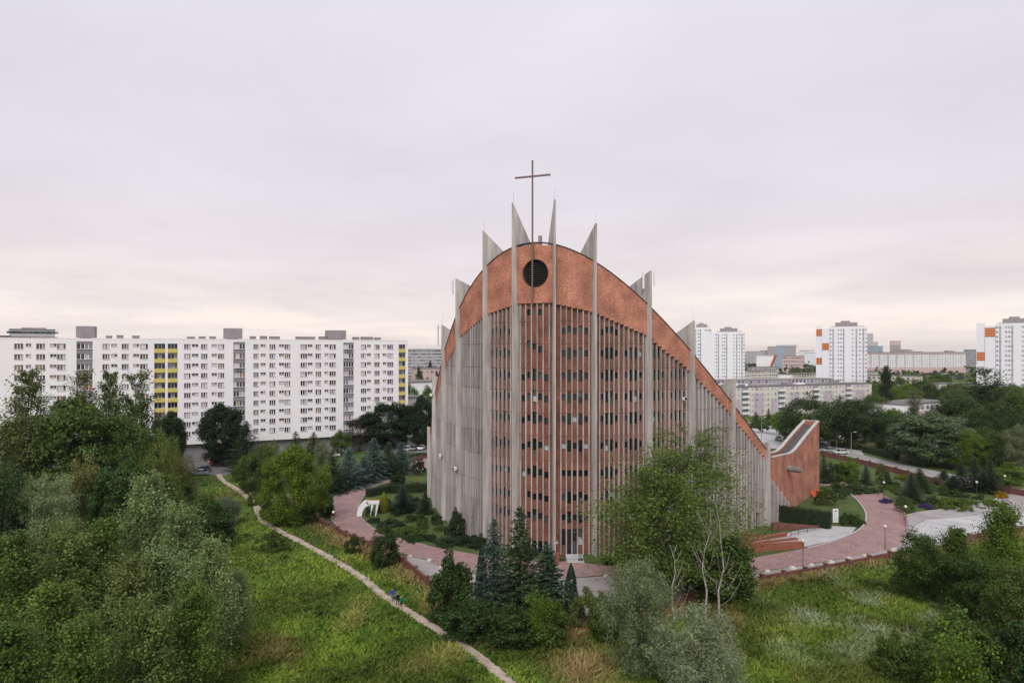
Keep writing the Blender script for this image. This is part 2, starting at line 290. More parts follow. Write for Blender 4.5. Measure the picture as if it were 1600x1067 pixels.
# ---------------------------------------------------------------- the ground and paved surfaces
def sheet(name, pts, mat, z, parent=None, kind='structure', smooth_n=0):
    if smooth_n: pts = smooth_loop(pts, smooth_n)
    b = MB(); b.poly([(p[0], p[1], z) for p in pts]); me = b.mesh(name, mat)
    bm = bmesh.new(); bm.from_mesh(me); bmesh.ops.triangulate(bm, faces=bm.faces[:])
    for f in bm.faces:
        if f.normal.z < 0: f.normal_flip()
    bm.to_mesh(me); bm.free()
    o = link(name, me, parent); tag(o, kind=kind); return o
def catmull(P, n, closed=False):
    P = [Vector(p) for p in P]; out = []; m = len(P)
    for i in range(m if closed else m - 1):
        g = (lambda k: P[k % m]) if closed else (lambda k: P[min(max(k, 0), m - 1)])
        a, b, c, d = g(i - 1), g(i), g(i + 1), g(i + 2)
        for k in range(n):
            t = k / n; out.append(0.5 * ((2 * b) + (c - a) * t + (2 * a - 5 * b + 4 * c - d) * t * t + (3 * b - a - 3 * c + d) * t ** 3))
    if not closed: out.append(P[-1])
    return out
def smooth_loop(P, n): return catmull([Vector((p[0], p[1], 0)) for p in P], n, True)
def ribbon(name, pts, width, mat, z, jitter=0.0, seed=1):
    r = random.Random(seed); P = catmull([Vector((p[0], p[1], 0)) for p in pts], 14); b = MB(); L = []
    for i, p in enumerate(P):
        d = (P[min(i + 1, len(P) - 1)] - P[max(i - 1, 0)]).normalized(); s = Vector((-d.y, d.x, 0))
        w = width / 2
        L.append((p + s * (w + r.uniform(-1, 1) * jitter), p - s * (w + r.uniform(-1, 1) * jitter)))
    for (a, c), (e, g) in zip(L, L[1:]): b.quad((*c[:2], z), (*g[:2], z), (*e[:2], z), (*a[:2], z))
    o = b.build(name, mat); tag(o, kind='structure'); return o, P
g = MB(); g.box(-5000, 5000, -60, 8000, -0.5, 0.0); tag(g.build('ground', M['ground']), kind='structure')
# inside the fence: garden lawn, then the grey outer strip, the red ring and the pale forecourt
FENCE = [gp(*p) for p in [(660, 700), (600, 730), (520, 765), (494, 790), (492, 812), (541, 839), (580, 853), (617, 869), (668, 913), (720, 950), (800, 976), (900, 978), (1000, 962), (1100, 930), (1190, 906), (1290, 888), (1390, 868), (1440, 862), (1490, 852), (1570, 836), (1640, 826), (1700, 800), (1700, 772), (1600, 762), (1500, 758), (1400, 738), (1283, 706)]]
sheet('garden_lawn', FENCE, M['lawn'], 0.012)
GREY = [gp(*p) for p in [(618, 871), (641, 869), (671, 876), (688, 885), (745, 897), (820, 904), (900, 903), (960, 899), (1100, 905), (1190, 893), (1290, 878), (1392, 858), (1417, 838), (1418, 806), (1440, 800), (1500, 793), (1548, 783), (1566, 772), (1560, 760), (1545, 750), (1500, 743), (1440, 731), (1380, 718), (1300, 700), (1290, 706), (1380, 732), (1440, 745), (1510, 762), (1600, 764), (1690, 772), (1690, 800), (1630, 824), (1560, 835), (1490, 850), (1440, 860), (1390, 866), (1290, 886), (1190, 904), (1100, 928), (1000, 958), (900, 972), (800, 970), (722, 945), (668, 911)]]
sheet('grey_forecourt', GREY, M['grey_pave'], 0.020)
sheet('car_park_patch', [gp(*p) for p in [(1428, 822), (1450, 812), (1520, 806), (1600, 800), (1690, 795), (1690, 800), (1630, 820), (1560, 832), (1490, 846), (1440, 856), (1425, 850)]], M['pale_pave'], 0.026)
RING_OUT = [(672, 702), (657, 712), (626, 736), (592, 745), (555, 760), (527, 772), (520, 789), (519, 812), (541, 834), (580, 848), (641, 868), (671, 875), (688, 884), (745, 896), (820, 903), (900, 902), (960, 898), (1100, 904), (1190, 892), (1290, 877), (1392, 857), (1416, 836), (1417, 806), (1400, 787), (1380, 772), (1345, 757), (1310, 750), (1281, 748)]
RING_IN = [(1275, 757), (1300, 760), (1322, 767), (1340, 782), (1352, 800), (1351, 815), (1340, 828), (1300, 845), (1255, 857), (1200, 867), (1150, 876), (1060, 884), (957, 884), (900, 878), (840, 874), (760, 868), (700, 858), (667, 852), (626, 842), (588, 828), (566, 810), (559, 795), (570, 774), (592, 757), (611, 752), (654, 736), (690, 722)]
sheet('red_paved_path', catmull([gp(*p) for p in RING_OUT], 4) + catmull([gp(*p) for p in RING_IN], 4), M['paver'], 0.032)
sheet('pale_forecourt', [gp(*p) for p in [(1200, 842), (1218, 836), (1240, 830), (1290, 821), (1338, 824), (1330, 833), (1300, 845), (1268, 852), (1250, 856)]], M['pale_pave'], 0.040)
sheet('side_path', [gp(*p) for p in [(505, 770), (530, 767), (534, 771), (505, 775)]], M['pale_pave'], 0.028)
PATHPX = [(341, 741), (350, 752), (375, 768), (398, 788), (405, 803), (412, 815), (440, 831), (480, 852), (530, 880), (570, 906), (600, 931), (650, 963), (700, 994), (740, 1021), (775, 1048), (805, 1075), (850, 1120)]
_, PATH = ribbon('trodden_path', [gp(*p) for p in PATHPX], 1.3, M['dirt'], 0.045, 0.12)
sheet('parking_lot', [gp(*p) for p in [(285, 735), (350, 744), (361, 738), (366, 722), (360, 712), (300, 712), (270, 722)]], M['asphalt'], 0.016)
sheet('street', [gp(*p) for p in [(610, 708), (700, 706), (760, 700), (760, 688), (690, 690), (600, 694)]], M['asphalt'], 0.015)
sheet('car_park', [gp(*p) for p in [(1130, 690), (1150, 664), (1220, 664), (1290, 672), (1340, 690), (1352, 716), (1300, 706), (1270, 704), (1200, 700)]], M['pale_pave'], 0.018)
sheet('dry_verge', [gp(*p) for p in [(1290, 688), (1340, 687), (1400, 692), (1430, 710), (1440, 725), (1400, 716), (1345, 704), (1300, 696)]], M['drylawn'], 0.022)
sheet('street', [gp(*p) for p in [(1280, 681), (1340, 682), (1420, 690), (1520, 712), (1660, 740), (1660, 726), (1530, 700), (1420, 680), (1340, 675), (1280, 675)]], M['pale_pave'], 0.030)
# ---------------------------------------------------------------- the church
TH = R(20.5); OX, OY = 3.24, 107.02
NV = Vector((math.sin(TH), math.cos(TH), 0)); TV = Vector((math.cos(TH), -math.sin(TH), 0)); O0 = Vector((OX, OY, 0))
def aa(l): return l * l / 35.465 * (1 - 0.0000695 * l * l)
def da(l): return 2 * l / 35.465 * (1 - 0.000139 * l * l)
def CP(l, off, z=0.0):
    off -= 0.22 if off > 0.3 else 0.0   # the wall stands 0.6 m behind the fins' outer edge
    s = math.hypot(1, da(l)); nrm = (NV - da(l) * TV) / s
    p = O0 + aa(l) * NV + l * TV + nrm * off; p.z = z; return p
def ang(l):  # rotation about z that turns local x onto the wall's tangent
    d = TV + da(l) * NV; return math.atan2(d.y, d.x)
LF = [3.54, 9.55, 17.15, 23.18, 29.29, 34.92]
ZT = [55.4, 51.7, 44.7, 36.9, 27.1, 15.4]
PHI = [31.5, 45, 58, 66, 70, 74]
REACH = [4.6, 5.4, 5.0, 3.9, 3.0, 2.0]; DROP = [1.65, 0.88, 0.50, 0.62, 0.45, 0.3]
def interp(x, t):
    x = abs(x)
    for (a, b), (c, d) in zip(t, t[1:]):
        if x <= c: return b + (d - b) * (x - a) / (c - a)
    return t[-1][1]
RT = [(0, 48.9), (3.5, 48.45), (9.55, 45.6), (17.15, 39.0), (23.2, 31.7), (29.3, 22.6), (34.9, 13.7), (40, 5.2)]
BT = [(0, 39.4), (3.6, 39.2), (9, 38.0), (10, 37.6), (17, 34.3), (18, 33.2), (22.6, 29.0), (24, 27.2), (28.8, 21.3), (30, 19.3), (34.6, 12.3), (34.93, 11.7), (35.0, 9.6), (39.6, 2.0)]
_rc = np.polyfit([p[0] ** 2 for p in RT], [p[1] for p in RT], 3); _bc = BT
rt = lambda l: float(np.polyval(_rc, l * l))
bt = lambda l: interp(l, BT)
church = empty('church', O0, 0, 'tall red brick church with concrete fins, spikes and a thin cross', 'church')
def cb(b, name, mats, parent=church, smooth=False, uvf=None):
    o = b.build(name, mats, None, smooth=smooth, uvf=uvf); o.parent = parent; o.matrix_parent_inverse = Matrix.Translation(-O0); return o
uvch = lambda v: ((Vector((v[0], v[1], 0)) - O0).dot(TV) + 0.7 * (Vector((v[0], v[1], 0)) - O0).dot(NV) * (1 if (Vector((v[0], v[1], 0)) - O0).dot(TV) > 0 else -1), v[2])
def seg(b, l0, l1, o0, o1, zb0, zb1, zt0, zt1, m=0):
    b.hexa([CP(l0, o0, zb0), CP(l1, o0, zb1), CP(l1, o1, zb1), CP(l0, o1, zb0), CP(l0, o0, zt0), CP(l1, o0, zt1), CP(l1, o1, zt1), CP(l0, o1, zt0)], m)
ROWS = [38.2, 35.0, 31.5, 28.0, 24.65, 21.2, 17.0, 12.7, 8.9, 5.8]
BAYS = [(-3.54, 3.54, 6)]
for s in (1, -1):
    for i, n in ((0, 6), (1, 10), (2, 9), (3, 10), (4, 11)): BAYS.append((s * LF[i], s * LF[i + 1], n))
    BAYS.append((s * LF[5], s * 39.6, 6))
def wheight(bay, side, gap, row):
    "window height in a gap between two ribs, 0 for none; offset up"
    if bay == 0:
        if row == 0: return {2: (1.0, -.2), 3: (1.8, .2), 4: (1.0, -.2)}.get(gap, (0, 0))
        if row == 1: return (0, 0)
        if row == 2: return {2: (1.0, 1.5), 3: (1.0, 1.1), 4: (1.05, .6)}.get(gap, (0, 0))
        if row in (8,): return {2: (1.0, .2), 3: (1.0, -.1), 4: (1.05, 0), 5: (1.0, -.3)}.get(gap, (0, 0))
        return {1: (1.0, -.35), 2: (1.0, .05), 3: (1.9, 0.1), 4: (1.05, 0), 5: (1.05, -.35)}.get(gap, (0, 0))
    if bay == 1:
        if row == 0: return (1.05, 0.1) if gap == 3 else (0, 0)
        if gap in (1, 3, 5): return (1.0, 0)
        if gap in (2, 4): return (1.85 if row > 1 and row not in (7,) else 1.0, 0 if row > 1 else 0.3)
    if bay == 2:
        if row == 0: return (0, 0)
        if row == 1: return {1: (1.0, -.2), 2: (1.0, .2), 3: (1.0, .2), 4: (1.0, -.2)}.get(gap, (0, 0))
        if gap in (1, 4, 6, 9): return (1.0, 0)
        if gap in (2, 3, 7, 8): return (1.85, 0)
    if bay == 3 and side > 0 and row > 1:
        if gap in (0, 3, 5, 8): return (1.0, 0)
        if gap in (1, 2, 6, 7): return (1.7, 0)
    return (0, 0)
wall, band = MB(), MB()
wfr, wfr2 = {}, {}
def window_mesh(w, h):
    k = (round(w, 1), round(h, 1))
    if k not in wfr:
        b = MB(); t = 0.045
        b.box(-w / 2, w / 2, 0, .06, -h / 2, -h / 2 + t); b.box(-w / 2, w / 2, 0, .06, h / 2 - t, h / 2); b.box(-w / 2, -w / 2 + t, 0, .06, -h / 2 + t, h / 2 - t); b.box(w / 2 - t, w / 2, 0, .06, -h / 2 + t, h / 2 - t)
        q = MB(); cut = [-h / 2 + t, h / 2 - t] if h < 1.3 else [-h / 2 + t, 0, h / 2 - t]
        for z0, z1 in zip(cut, cut[1:]): q.box(-w / 2 + t, w / 2 - t, .03, .05, z0, z1 - .01)
        if h >= 1.3: b.box(-w / 2 + t, w / 2 - t, 0.0, .06, -.03, .02)
        wfr[k] = (b.mesh('window', M['vent']), q.mesh('pane', M['glass']))
    return wfr[k]
JOINT = [0, 3.5, 6.8, 10.2, 14.6, 18.6, 22.1, 25.6, 29.1, 33.0, 36.5, 60]
nwin = 0
for bi, (la, lb, n) in enumerate(BAYS):
    side = 1 if lb > 0 else -1; kind = [0, 1, 2, 3, 4, 5, 6, 1, 2, 3, 4, 5, 6][bi]
    cuts = [la + (lb - la) * j / (n + 1) for j in range(n + 2)]
    for j in range(n + 1):
        l0, l1 = sorted((cuts[j], cuts[j + 1])); lm = (l0 + l1) / 2; zb = bt(lm)
        if bi and kind < 6: seg(band, l0, l1, 0.86, 1.5, zb, zb, rt(l0), rt(l1))
        wo_ = 1.35 if kind < 4 else 1.62; shallow = kind < 4 and not (side < 0 and kind >= 2); ri = 1.0 if shallow else .9; rw = (.105 if shallow else .13) if kind < 4 else (.16 if kind == 4 else .21)
        # the recessed brick strip with its openings
        holes = []
        if not (side < 0 and kind >= 2):
            for r, zr in enumerate(ROWS):
                h, dz = wheight(kind, side, j, r)
                if h and zr + dz + h / 2 < zb - 0.1: holes.append((zr + dz - h / 2, zr + dz + h / 2))
        if kind == 0 and 1 <= j <= 5: holes.append((0.0, 1.9))
        if kind == 1 and side > 0 and 1 <= j <= 4: holes.append((0.0 if 2 <= j <= 3 else 1.4, 4.0))
        if kind == 5 and side > 0 and j in (5, 6, 9): holes.append((0.0, 2.7))
        holes.sort(); z = 0.0
        for h0, h1 in holes:
            if h0 > z: seg(wall, l0, l1, wo_, 2.0, z, z, h0, h0)
            z = h1
            w = (CP(l1, 1.6) - CP(l0, 1.6)).length - 0.02
            fm, pm = window_mesh(w, h1 - h0)
            nm = 'window' if h0 > 1 else 'door'
            o = link(nm, fm, church, CP(lm, 1.62, (h0 + h1) / 2) - O0, ang(lm)); p = link('pane', pm, o); nwin += 1
        seg(wall, l0, l1, wo_, 2.0, z, z, zb + 0.2, zb + 0.2)
        # concrete rib on the right cut
        if j < n:
            lr = cuts[j + 1]; top = bt(lr) + (0.0 if kind < 2 else 0.15); b = MB(); rr = random.Random(bi * 50 + j)
            a, c = CP(lr, ri), CP(lr, wo_ + .02); t = Vector((math.cos(ang(lr)), math.sin(ang(lr)), 0)) * rw
            zs = [q for q in JOINT if q < top - 0.5] + [top]
            for z0, z1 in zip(zs, zs[1:]):
                jt = t * 1.0; e = (a - c) * rr.uniform(-0.03, 0.05)
                pts = [a + e - jt, a + e + jt, c + jt, c - jt]
                b.hexa([Vector((p.x, p.y, z0 + 0.04)) for p in pts] + [Vector((p.x, p.y, z1 - 0.04)) for p in pts])
            if kind == 5 and side > 0 and j in (5, 8):
                b = MB(); pts = [a - t, a + t, c + t, c - t]
                b.hexa([Vector((p.x, p.y, 2.7)) for p in pts] + [Vector((p.x, p.y, top)) for p in pts])
            cb(b, 'rib', M['concrete'])
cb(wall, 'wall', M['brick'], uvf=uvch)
# flat brick panel with the round vent above the portal
hc, hz, hr = 0.2, 44.1, 2.15
angs = sorted(set([2 * math.pi * i / 40 for i in range(40)] + [math.atan2(zz - hz, ll - hc) % (2 * math.pi) for ll in (-3.54, 3.54) for zz in (39.4, rt(3.54))]))
def rectpt(t):
    c, s = math.cos(t), math.sin(t); k = 1e9
    if c > 1e-6: k = min(k, (3.54 - hc) / c)
    if c < -1e-6: k = min(k, (-3.54 - hc) / c)
    if s < -1e-6: k = min(k, (39.4 - hz) / s)
    if s > 1e-6:
        for _ in range(3): k2 = (rt(hc + min(k, 12) * c) - hz) / s; k = min(k, k2)
    return hc + k * c, hz + k * s
for i, t in enumerate(angs):
    u = angs[(i + 1) % len(angs)]; (x0, z0), (x1, z1) = rectpt(t), rectpt(u)
    c0, c1 = (hc + hr * math.cos(t), hz + hr * math.sin(t)), (hc + hr * math.cos(u), hz + hr * math.sin(u))
    band.quad(CP(c0[0], .86, c0[1]), CP(x0, .86, z0), CP(x1, .86, z1), CP(c1[0], .86, c1[1]))
    band.quad(CP(c0[0], .86, c0[1]), CP(c1[0], .86, c1[1]), CP(c1[0], 1.5, c1[1]), CP(c0[0], 1.5, c0[1]))
    if z0 <= 39.41 and z1 <= 39.41: band.quad(CP(x0, .86, z0), CP(x0, 1.5, z0), CP(x1, 1.5, z1), CP(x1, .86, z1))
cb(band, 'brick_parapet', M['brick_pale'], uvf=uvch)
vb = MB(); ring = [(hc + hr * math.cos(2 * math.pi * i / 40), hz + hr * math.sin(2 * math.pi * i / 40)) for i in range(40)]
vb.poly([CP(x, 1.42, z) for x, z in ring])
vent = cb(vb, 'round_vent', M['dark'])
for k in range(13):
    z = hz - hr + (k + .5) * 2 * hr / 13; w = math.sqrt(max(0.05, hr * hr - (z - hz) ** 2)) - 0.03
    b = MB(); b.hexa([CP(hc - w, 1.08, z - .13), CP(hc + w, 1.08, z - .13), CP(hc + w, 1.35, z + .02), CP(hc - w, 1.35, z + .02), CP(hc - w, 1.08, z - .08), CP(hc + w, 1.08, z - .08), CP(hc + w, 1.35, z + .07), CP(hc - w, 1.35, z + .07)])
    o = b.build('slat', M['vent']); o.parent = vent
b = MB(); b.tube([CP(x, .84, z) for x, z in ring] + [CP(*[ring[0][0], .84, ring[0][1]])], .07, 5, cap=False); o = b.build('vent_ring', M['vent']); o.parent = vent
# coping along the parapet and the sloping roof behind it
b = MB(); ls = [-35 + 0.5 * i for i in range(141)]
for l0, l1 in zip(ls, ls[1:]): seg(b, l0, l1, 0.76, 1.6, rt(l0) + .01, rt(l1) + .01, rt(l0) + .16, rt(l1) + .16)
cb(b, 'coping', M['coping'])
b = MB()
for l0, l1 in zip([0.7 * i for i in range(50)], [0.7 * (i + 1) for i in range(50)]):
    b.quad(CP(-l1, 1.5, rt(l1) - .25), CP(-l0, 1.5, rt(l0) - .25), CP(l0, 1.5, rt(l0) - .25), CP(l1, 1.5, rt(l1) - .25))
b.quad(CP(-35, 1.5, 0), CP(35, 1.5, 0), CP(35, 1.5, rt(35) - .25), CP(-35, 1.5, rt(35) - .25))
cb(b, 'roof', M['roof'])
# fins with their spikes
def fin_frame(i, s):
    l = s * LF[i]; p = CP(l, 0.0); a = TH - s * R(PHI[i]) ; d = Vector((math.sin(a), math.cos(a), 0))
    return l, p, d
for i in range(6):
    for s in (1, -1):
        l, p, d = fin_frame(i, s); w = Vector((d.y, -d.x, 0)) * 0.155
        nrm = (CP(l, 1.0) - p).normalized(); top = ZT[i]; rz = rt(l)
        b = MB()
        # shaft follows the wall normal, spike plate is turned to its own direction
        prof = [(0, 0), (0, top), (REACH[i], top - DROP[i] * REACH[i]), (REACH[i], rz - 1.5 - REACH[i] * 0.95), (2.0, rz - 3.4), (2.0, 0)]
        if i >= 4: prof = [(0, 0), (0, top), (REACH[i], top - DROP[i] * REACH[i]), (REACH[i], 0)]
        A = [p + d * o_ - w * 1.003 + Vector((0, 0, z_)) for o_, z_ in prof]; B = [p + d * o_ + w * 1.003 + Vector((0, 0, z_)) for o_, z_ in prof]
        b.poly(A); b.poly(B[::-1])
        for k in range(len(prof)): j = (k + 1) % len(prof); b.quad(A[k], B[k], B[j], A[j])
        f = cb(b, 'fin', M['fin'])
        if i in (0, 1, 3):
            r_ = MB(); r_.tube([p + d * .25 + Vector((0, 0, top - .5)), p + d * .25 + Vector((0, 0, top + 1.8))], .012, 4); o = r_.build('lightning_rod', M['steel']); o.parent = f
# the cross on its long mast
b = MB(); c = CP(-0.15, 0.55); b.box(-.11, .11, -.11, .11, 39.2, 61.8); b.box(-2.95, 2.95, -.09, .09, 59.15, 59.42)
for z in (40.5, 47.8): b.box(-.06, .06, .1, .35, z, z + .15)
o = b.build('cross', M['steel'], church, c - O0, ang(-.15))
b = MB(); b.tube([(0, 0, 0), (0, 0, 1.6)], .32, 10); o = b.build('roof_vent_pipe', M['metal_grey'], church, CP(0.6, 2.4, 47.0) - O0); o.scale.z = 2.0
# drain stains on the portal: entrance steps
b = MB(); b.box(-1.3, 1.3, -3.2, 0.4, 0, .10); b.box(-1.3, 1.3, -1.9, 0.4, .10, .26)
b.build('entrance_step', M['pale_pave'], church, CP(6.4, 0.4) - O0, ang(6.4))
# the swept brick wing on the right
wing = empty('brick_wing', (0, 0, 0)); wing.parent = church; wing.matrix_parent_inverse = Matrix.Translation(-O0)
W0, W1 = Vector((48.6, 127.0, 0)), Vector((70.4, 156.5, 0)); wd = (W1 - W0).normalized(); wl = (W1 - W0).length; wp = Vector((-wd.y, wd.x, 0))
def wz(t):
    return interp(t, [(0, 12.0), (.19, 11.6), (.3, 11.3), (.38, 11.3), (.47, 11.75), (.555, 12.5), (.75, 14.0), (.955, 15.4), (1, 15.7)])
wb, cp_, ch = MB(), MB(), MB(); ns = 26
WW = 3.4
for k in range(ns):
    t0, t1 = k / ns, (k + 1) / ns; a, c = W0 + wd * wl * t0, W0 + wd * wl * t1
    for o0, o1 in ((0, .55), (WW - .55, WW)):
        q = [a + wp * o0, c + wp * o0, c + wp * o1, a + wp * o1]
        wb.hexa(q + [Vector((p.x, p.y, wz(t0) if n in (0, 3) else wz(t1))) for n, p in enumerate(q)])
        q = [a + wp * (o0 - .06), c + wp * (o0 - .06), c + wp * (o1 + .06), a + wp * (o1 + .06)]
        zz_ = [wz(t0), wz(t1), wz(t1), wz(t0)]
        cp_.hexa([Vector((p.x, p.y, z + .01)) for p, z in zip(q, zz_)] + [Vector((p.x, p.y, z + .16)) for p, z in zip(q, zz_)])
    ch.quad(*[Vector((p.x, p.y, z - .9)) for p, z in ((a + wp * .5, wz(t0)), (c + wp * .5, wz(t1)), (c + wp * (WW - .5), wz(t1)), (a + wp * (WW - .5), wz(t0)))])
e0, e1 = W1 - wd * .5, W1
q = [e0 + wp * .55, e1 + wp * .55, e1 + wp * (WW - .55), e0 + wp * (WW - .55)]; wb.hexa(q + [p + Vector((0, 0, wz(1))) for p in q])
q = [e0 + wp * .61, e1 + wd * .05 + wp * .61, e1 + wd * .05 + wp * (WW - .61), e0 + wp * (WW - .61)]; cp_.hexa([p + Vector((0, 0, wz(1) + .012)) for p in q] + [p + Vector((0, 0, wz(1) + .158)) for p in q])
uvw = lambda v: ((Vector((v[0], v[1], 0)) - W0).dot(wd) + (Vector((v[0], v[1], 0)) - W0).dot(wp), v[2])
for bb, nm, mt in ((wb, 'wing_wall', M['brick_pale']), (cp_, 'wing_coping', M['kerb']), (ch, 'wing_roof', M['roof'])):
    o = bb.build(nm, mt, wing, uvf=uvw if nm == 'wing_wall' else None)
b = MB(); sp = W0 + wd * (wl * .26); pts = []
n_ = 14; outv = (-wp + wd * -0.0); ax = (Vector((0.93, -0.36, 0))).normalized(); st = sp + wp * .3
for r0, r1 in ((0.55, 0.44),):
    b.tube([st + Vector((0, 0, 8.75)), st + ax * 2.9 + Vector((0, 0, 8.45))], r0, n_, cap=False)
    b.tube([st + ax * 2.9 + Vector((0, 0, 8.45)), st + ax * 2.91 + Vector((0, 0, 8.45)), st + ax * 1.9 + Vector((0, 0, 8.55))], [r0, r1, r1], n_, cap=False)
b.build('spout', M['spout'], wing, smooth=True)
# small things fixed to the church
def at_fin(i, s, z, off=-.25, lat=0):
    l, p, d = fin_frame(i, s); nrm = (CP(l, 1.0) - p).normalized(); return p + nrm * off + Vector((nrm.y, -nrm.x, 0)) * lat + Vector((0, 0, z))
def antenna(i, s, z, h, label, lat=0.0, off=-.2):
    e = empty('antenna', at_fin(i, s, z, off, lat), ang(s * LF[i]), label, 'antenna', 'antennas on the church spikes')
    b = MB(); b.box(-.16, .16, -.1, .08, 0, h); b.build('panel', M['white'], e); b = MB(); b.tube([(0, .15, -.4), (0, .15, h + .3)], .04, 5); b.box(-.04, .04, .05, .3, .3, .4); b.box(-.04, .04, .05, .3, h - .4, h - .3); b.build('mount', M['metal_grey'], e)
antenna(2, 1, 41.8, 2.4, 'white antenna panel at the left of the spike right of the cross', -.9, .9)
antenna(2, 1, 42.6, 1.6, 'small white antenna outside the spike right of the cross', .5, -.2)
antenna(2, -1, 42.0, 2.2, 'white antenna panel on the spike at the upper left edge', -.2, -.5)
antenna(3, -1, 33.0, 3.6, 'slender antenna mast on the low spike at the left edge', -.2, -.6)
def floodlight(p, rz, label):
    e = empty('floodlight', p, rz, label, 'floodlight', 'floodlights on the church wall'); b = MB(); b.box(-.3, .3, -.35, .15, 0, .5); b.build('housing', M['white'], e); b = MB(); b.box(-.25, .25, -.37, -.35, .05, .45); b.build('lens', M['carglass'], e); b = MB(); b.box(-.06, .06, .15, .45, .2, .3); b.build('bracket', M['metal_grey'], e)
floodlight(at_fin(3, -1, 12.0, -.3, .5), ang(-LF[3]), 'white floodlight on the concrete fin farther left')
floodlight(at_fin(2, -1, 11.0, -.3, .6), ang(-LF[2]), 'white floodlight on the concrete fin beside the grey ribbed wall')
floodlight(at_fin(4, -1, 22.7, -.2, .4), ang(-LF[4]), 'small white floodlight high on the farthest left fin')
floodlight(CP(22.0, .6, 23.8), ang(22), 'grey floodlight box on the ribs right of centre')
# ---------------------------------------------------------------- the long white block of flats
BA = Vector((-129, 179, 0)); BU = Vector((86, 41, 0)).normalized(); BRZ = math.atan2(BU.y, BU.x)
def bs(px):  # metres along the facade for a pixel column
    k = (px - 800) / F; return (k * BA.y - BA.x) / (BU.x - k * BU.y)
block = empty('apartment_block', BA, BRZ, 'long white eleven storey apartment block with yellow balconies and grey strips', 'building')
SL, SR, ZTOP, ZBOT, FH = bs(-40), bs(637.5), 35.0, 4.9, 2.8
COLS = []  # (kind, s0, s1)
for k, a, c in [('W', 22, 37), ('S', 40, 49), ('W', 56.5, 71), ('S', 78, 88), ('W', 89, 103.5), ('G', 119.5, 144), ('W', 160, 172), ('S', 173.5, 183), ('W', 190, 202), ('S', 208, 218), ('W', 218.8, 231), ('Y', 241, 257.5), ('Y', 262, 277), ('W', 287.5, 298.5), ('S', 299.7, 309.5), ('W', 314, 325), ('S', 330.5, 339), ('W', 340.5, 351), ('G', 364.6, 383), ('W', 396, 405), ('S', 407, 415), ('W', 421, 430), ('S', 436, 443.5), ('W', 444.6, 454.6), ('W', 469.6, 479.5), ('S', 480.8, 488), ('W', 493, 502), ('S', 507, 513.8), ('W', 514.8, 524.7), ('G', 536.5, 553), ('W', 564, 572.4), ('S', 573.6, 580), ('W', 585, 593.7), ('S', 598, 604.3), ('W', 605.3, 614.4), ('Y', 623, 633.6)]:
    COLS.append((k, bs(a), bs(c)))
COLS = [('W', bs(-22), bs(-6))] + COLS
bw, gw, yw = MB(), MB(), MB()
DEP = 0.28
wcache = {}
def flat_window(kind, w):
    key = (kind, round(w * 4) / 4)
    if key in wcache: return wcache[key]
    w = key[1]; f, p = MB(), MB(); t = .07
    h = {'W': 1.45, 'S': .75, 'G': 1.55, 'Y': 1.5}[kind]; n = {'W': 3, 'S': 2, 'G': 4, 'Y': 3}[kind]
    f.box(0, w, 0, .1, 0, t); f.box(0, w, 0, .1, h - t, h); gap = 0.16 if kind in 'WGY' else 0.12
    edges = [0, t]; x = t; pw = (w - 2 * t - gap * (n - 1)) / n
    f.box(0, t, 0, .1, t, h - t); f.box(w - t, w, 0, .1, t, h - t)
    for i in range(n):
        p.box(x, x + pw, .03, .06, t, h - t); x += pw
        if i < n - 1: f.box(x, x + gap, 0, .1, t, h - t); x += gap
    f.box(-.05, w + .05, -.33, 0, -.06, 0.0)
    wcache[key] = (f.mesh('window', M['frame']), p.mesh('panes', M['pane'])); return wcache[key]
NFL = 10
rowz = [33.0 - FH * i for i in range(NFL)]
for k, s0, s1 in COLS:
    w = round((s1 - s0) * 4) / 4
    for i, zc in enumerate(rowz):
        h = {'W': 1.45, 'S': .75, 'G': 1.55, 'Y': 1.5}[k]; zb = zc - .72 + (.7 if k == 'S' else 0)
        y0 = DEP if k != 'Y' else 1.3
        fm, pm = flat_window(k, w); o = link('window', fm, block, (s0, y0 - .08, zb)); link('pane', pm, o)
# facade: solid piers between openings, spandrels between the rows
ops = sorted(COLS, key=lambda c: c[1])
sidx = SL
for k, s0, s1 in ops:
    w = round((s1 - s0) * 4) / 4; s1 = s0 + w
    bw.box(sidx, s0, 0, .5, ZBOT, ZTOP); sidx = s1
    tgt = {'W': bw, 'S': bw, 'G': gw, 'Y': None}[k]
    if tgt is None:
        bw.box(s0, s1, 1.4, 1.7, ZBOT, ZTOP); bw.box(s0, s1, 0, .5, rowz[0] + .85, ZTOP)
        for zc in rowz:
            pb = MB(); pb.box(s0 + .02, s1 - .02, -.12, -.02, zc - 1.75, zc - .62); pb.build('balcony_panel', M['yellow'], block)
            bw.box(s0, s1, 0, 1.4, zc - 1.72, zc - 1.6)
        continue
    dz0, dz1 = (-.72, .73) if k == 'W' else ((-.02, .73) if k == 'S' else (-.72, .83))
    yy = (0, .5) if k != 'G' else (.08, .5)
    tgt.box(s0, s1, *yy, rowz[0] + dz1, ZTOP - (0.0 if k != 'G' else .6))
    if k == 'G': bw.box(s0, s1, 0, .5, ZTOP - .6, ZTOP)
    for a, c in zip(rowz, rowz[1:]): tgt.box(s0, s1, *yy, c + dz1, a + dz0)
    tgt.box(s0, s1, *yy, ZBOT, rowz[-1] + dz0)
    bw.box(s0, s1, .5, .7, ZBOT, ZTOP)
bw.box(sidx, SR, 0, .5, ZBOT, ZTOP); bw.box(SR - .5, SR, .5, 12, ZBOT, ZTOP); bw.box(SL, SR - .5, 11.5, 12, ZBOT, ZTOP)
bw.box(SL, SL + .5, .7, 11.5, ZBOT, ZTOP - .01); bw.box(SL, SR, -.03, .3, ZTOP + .005, ZTOP + .25)
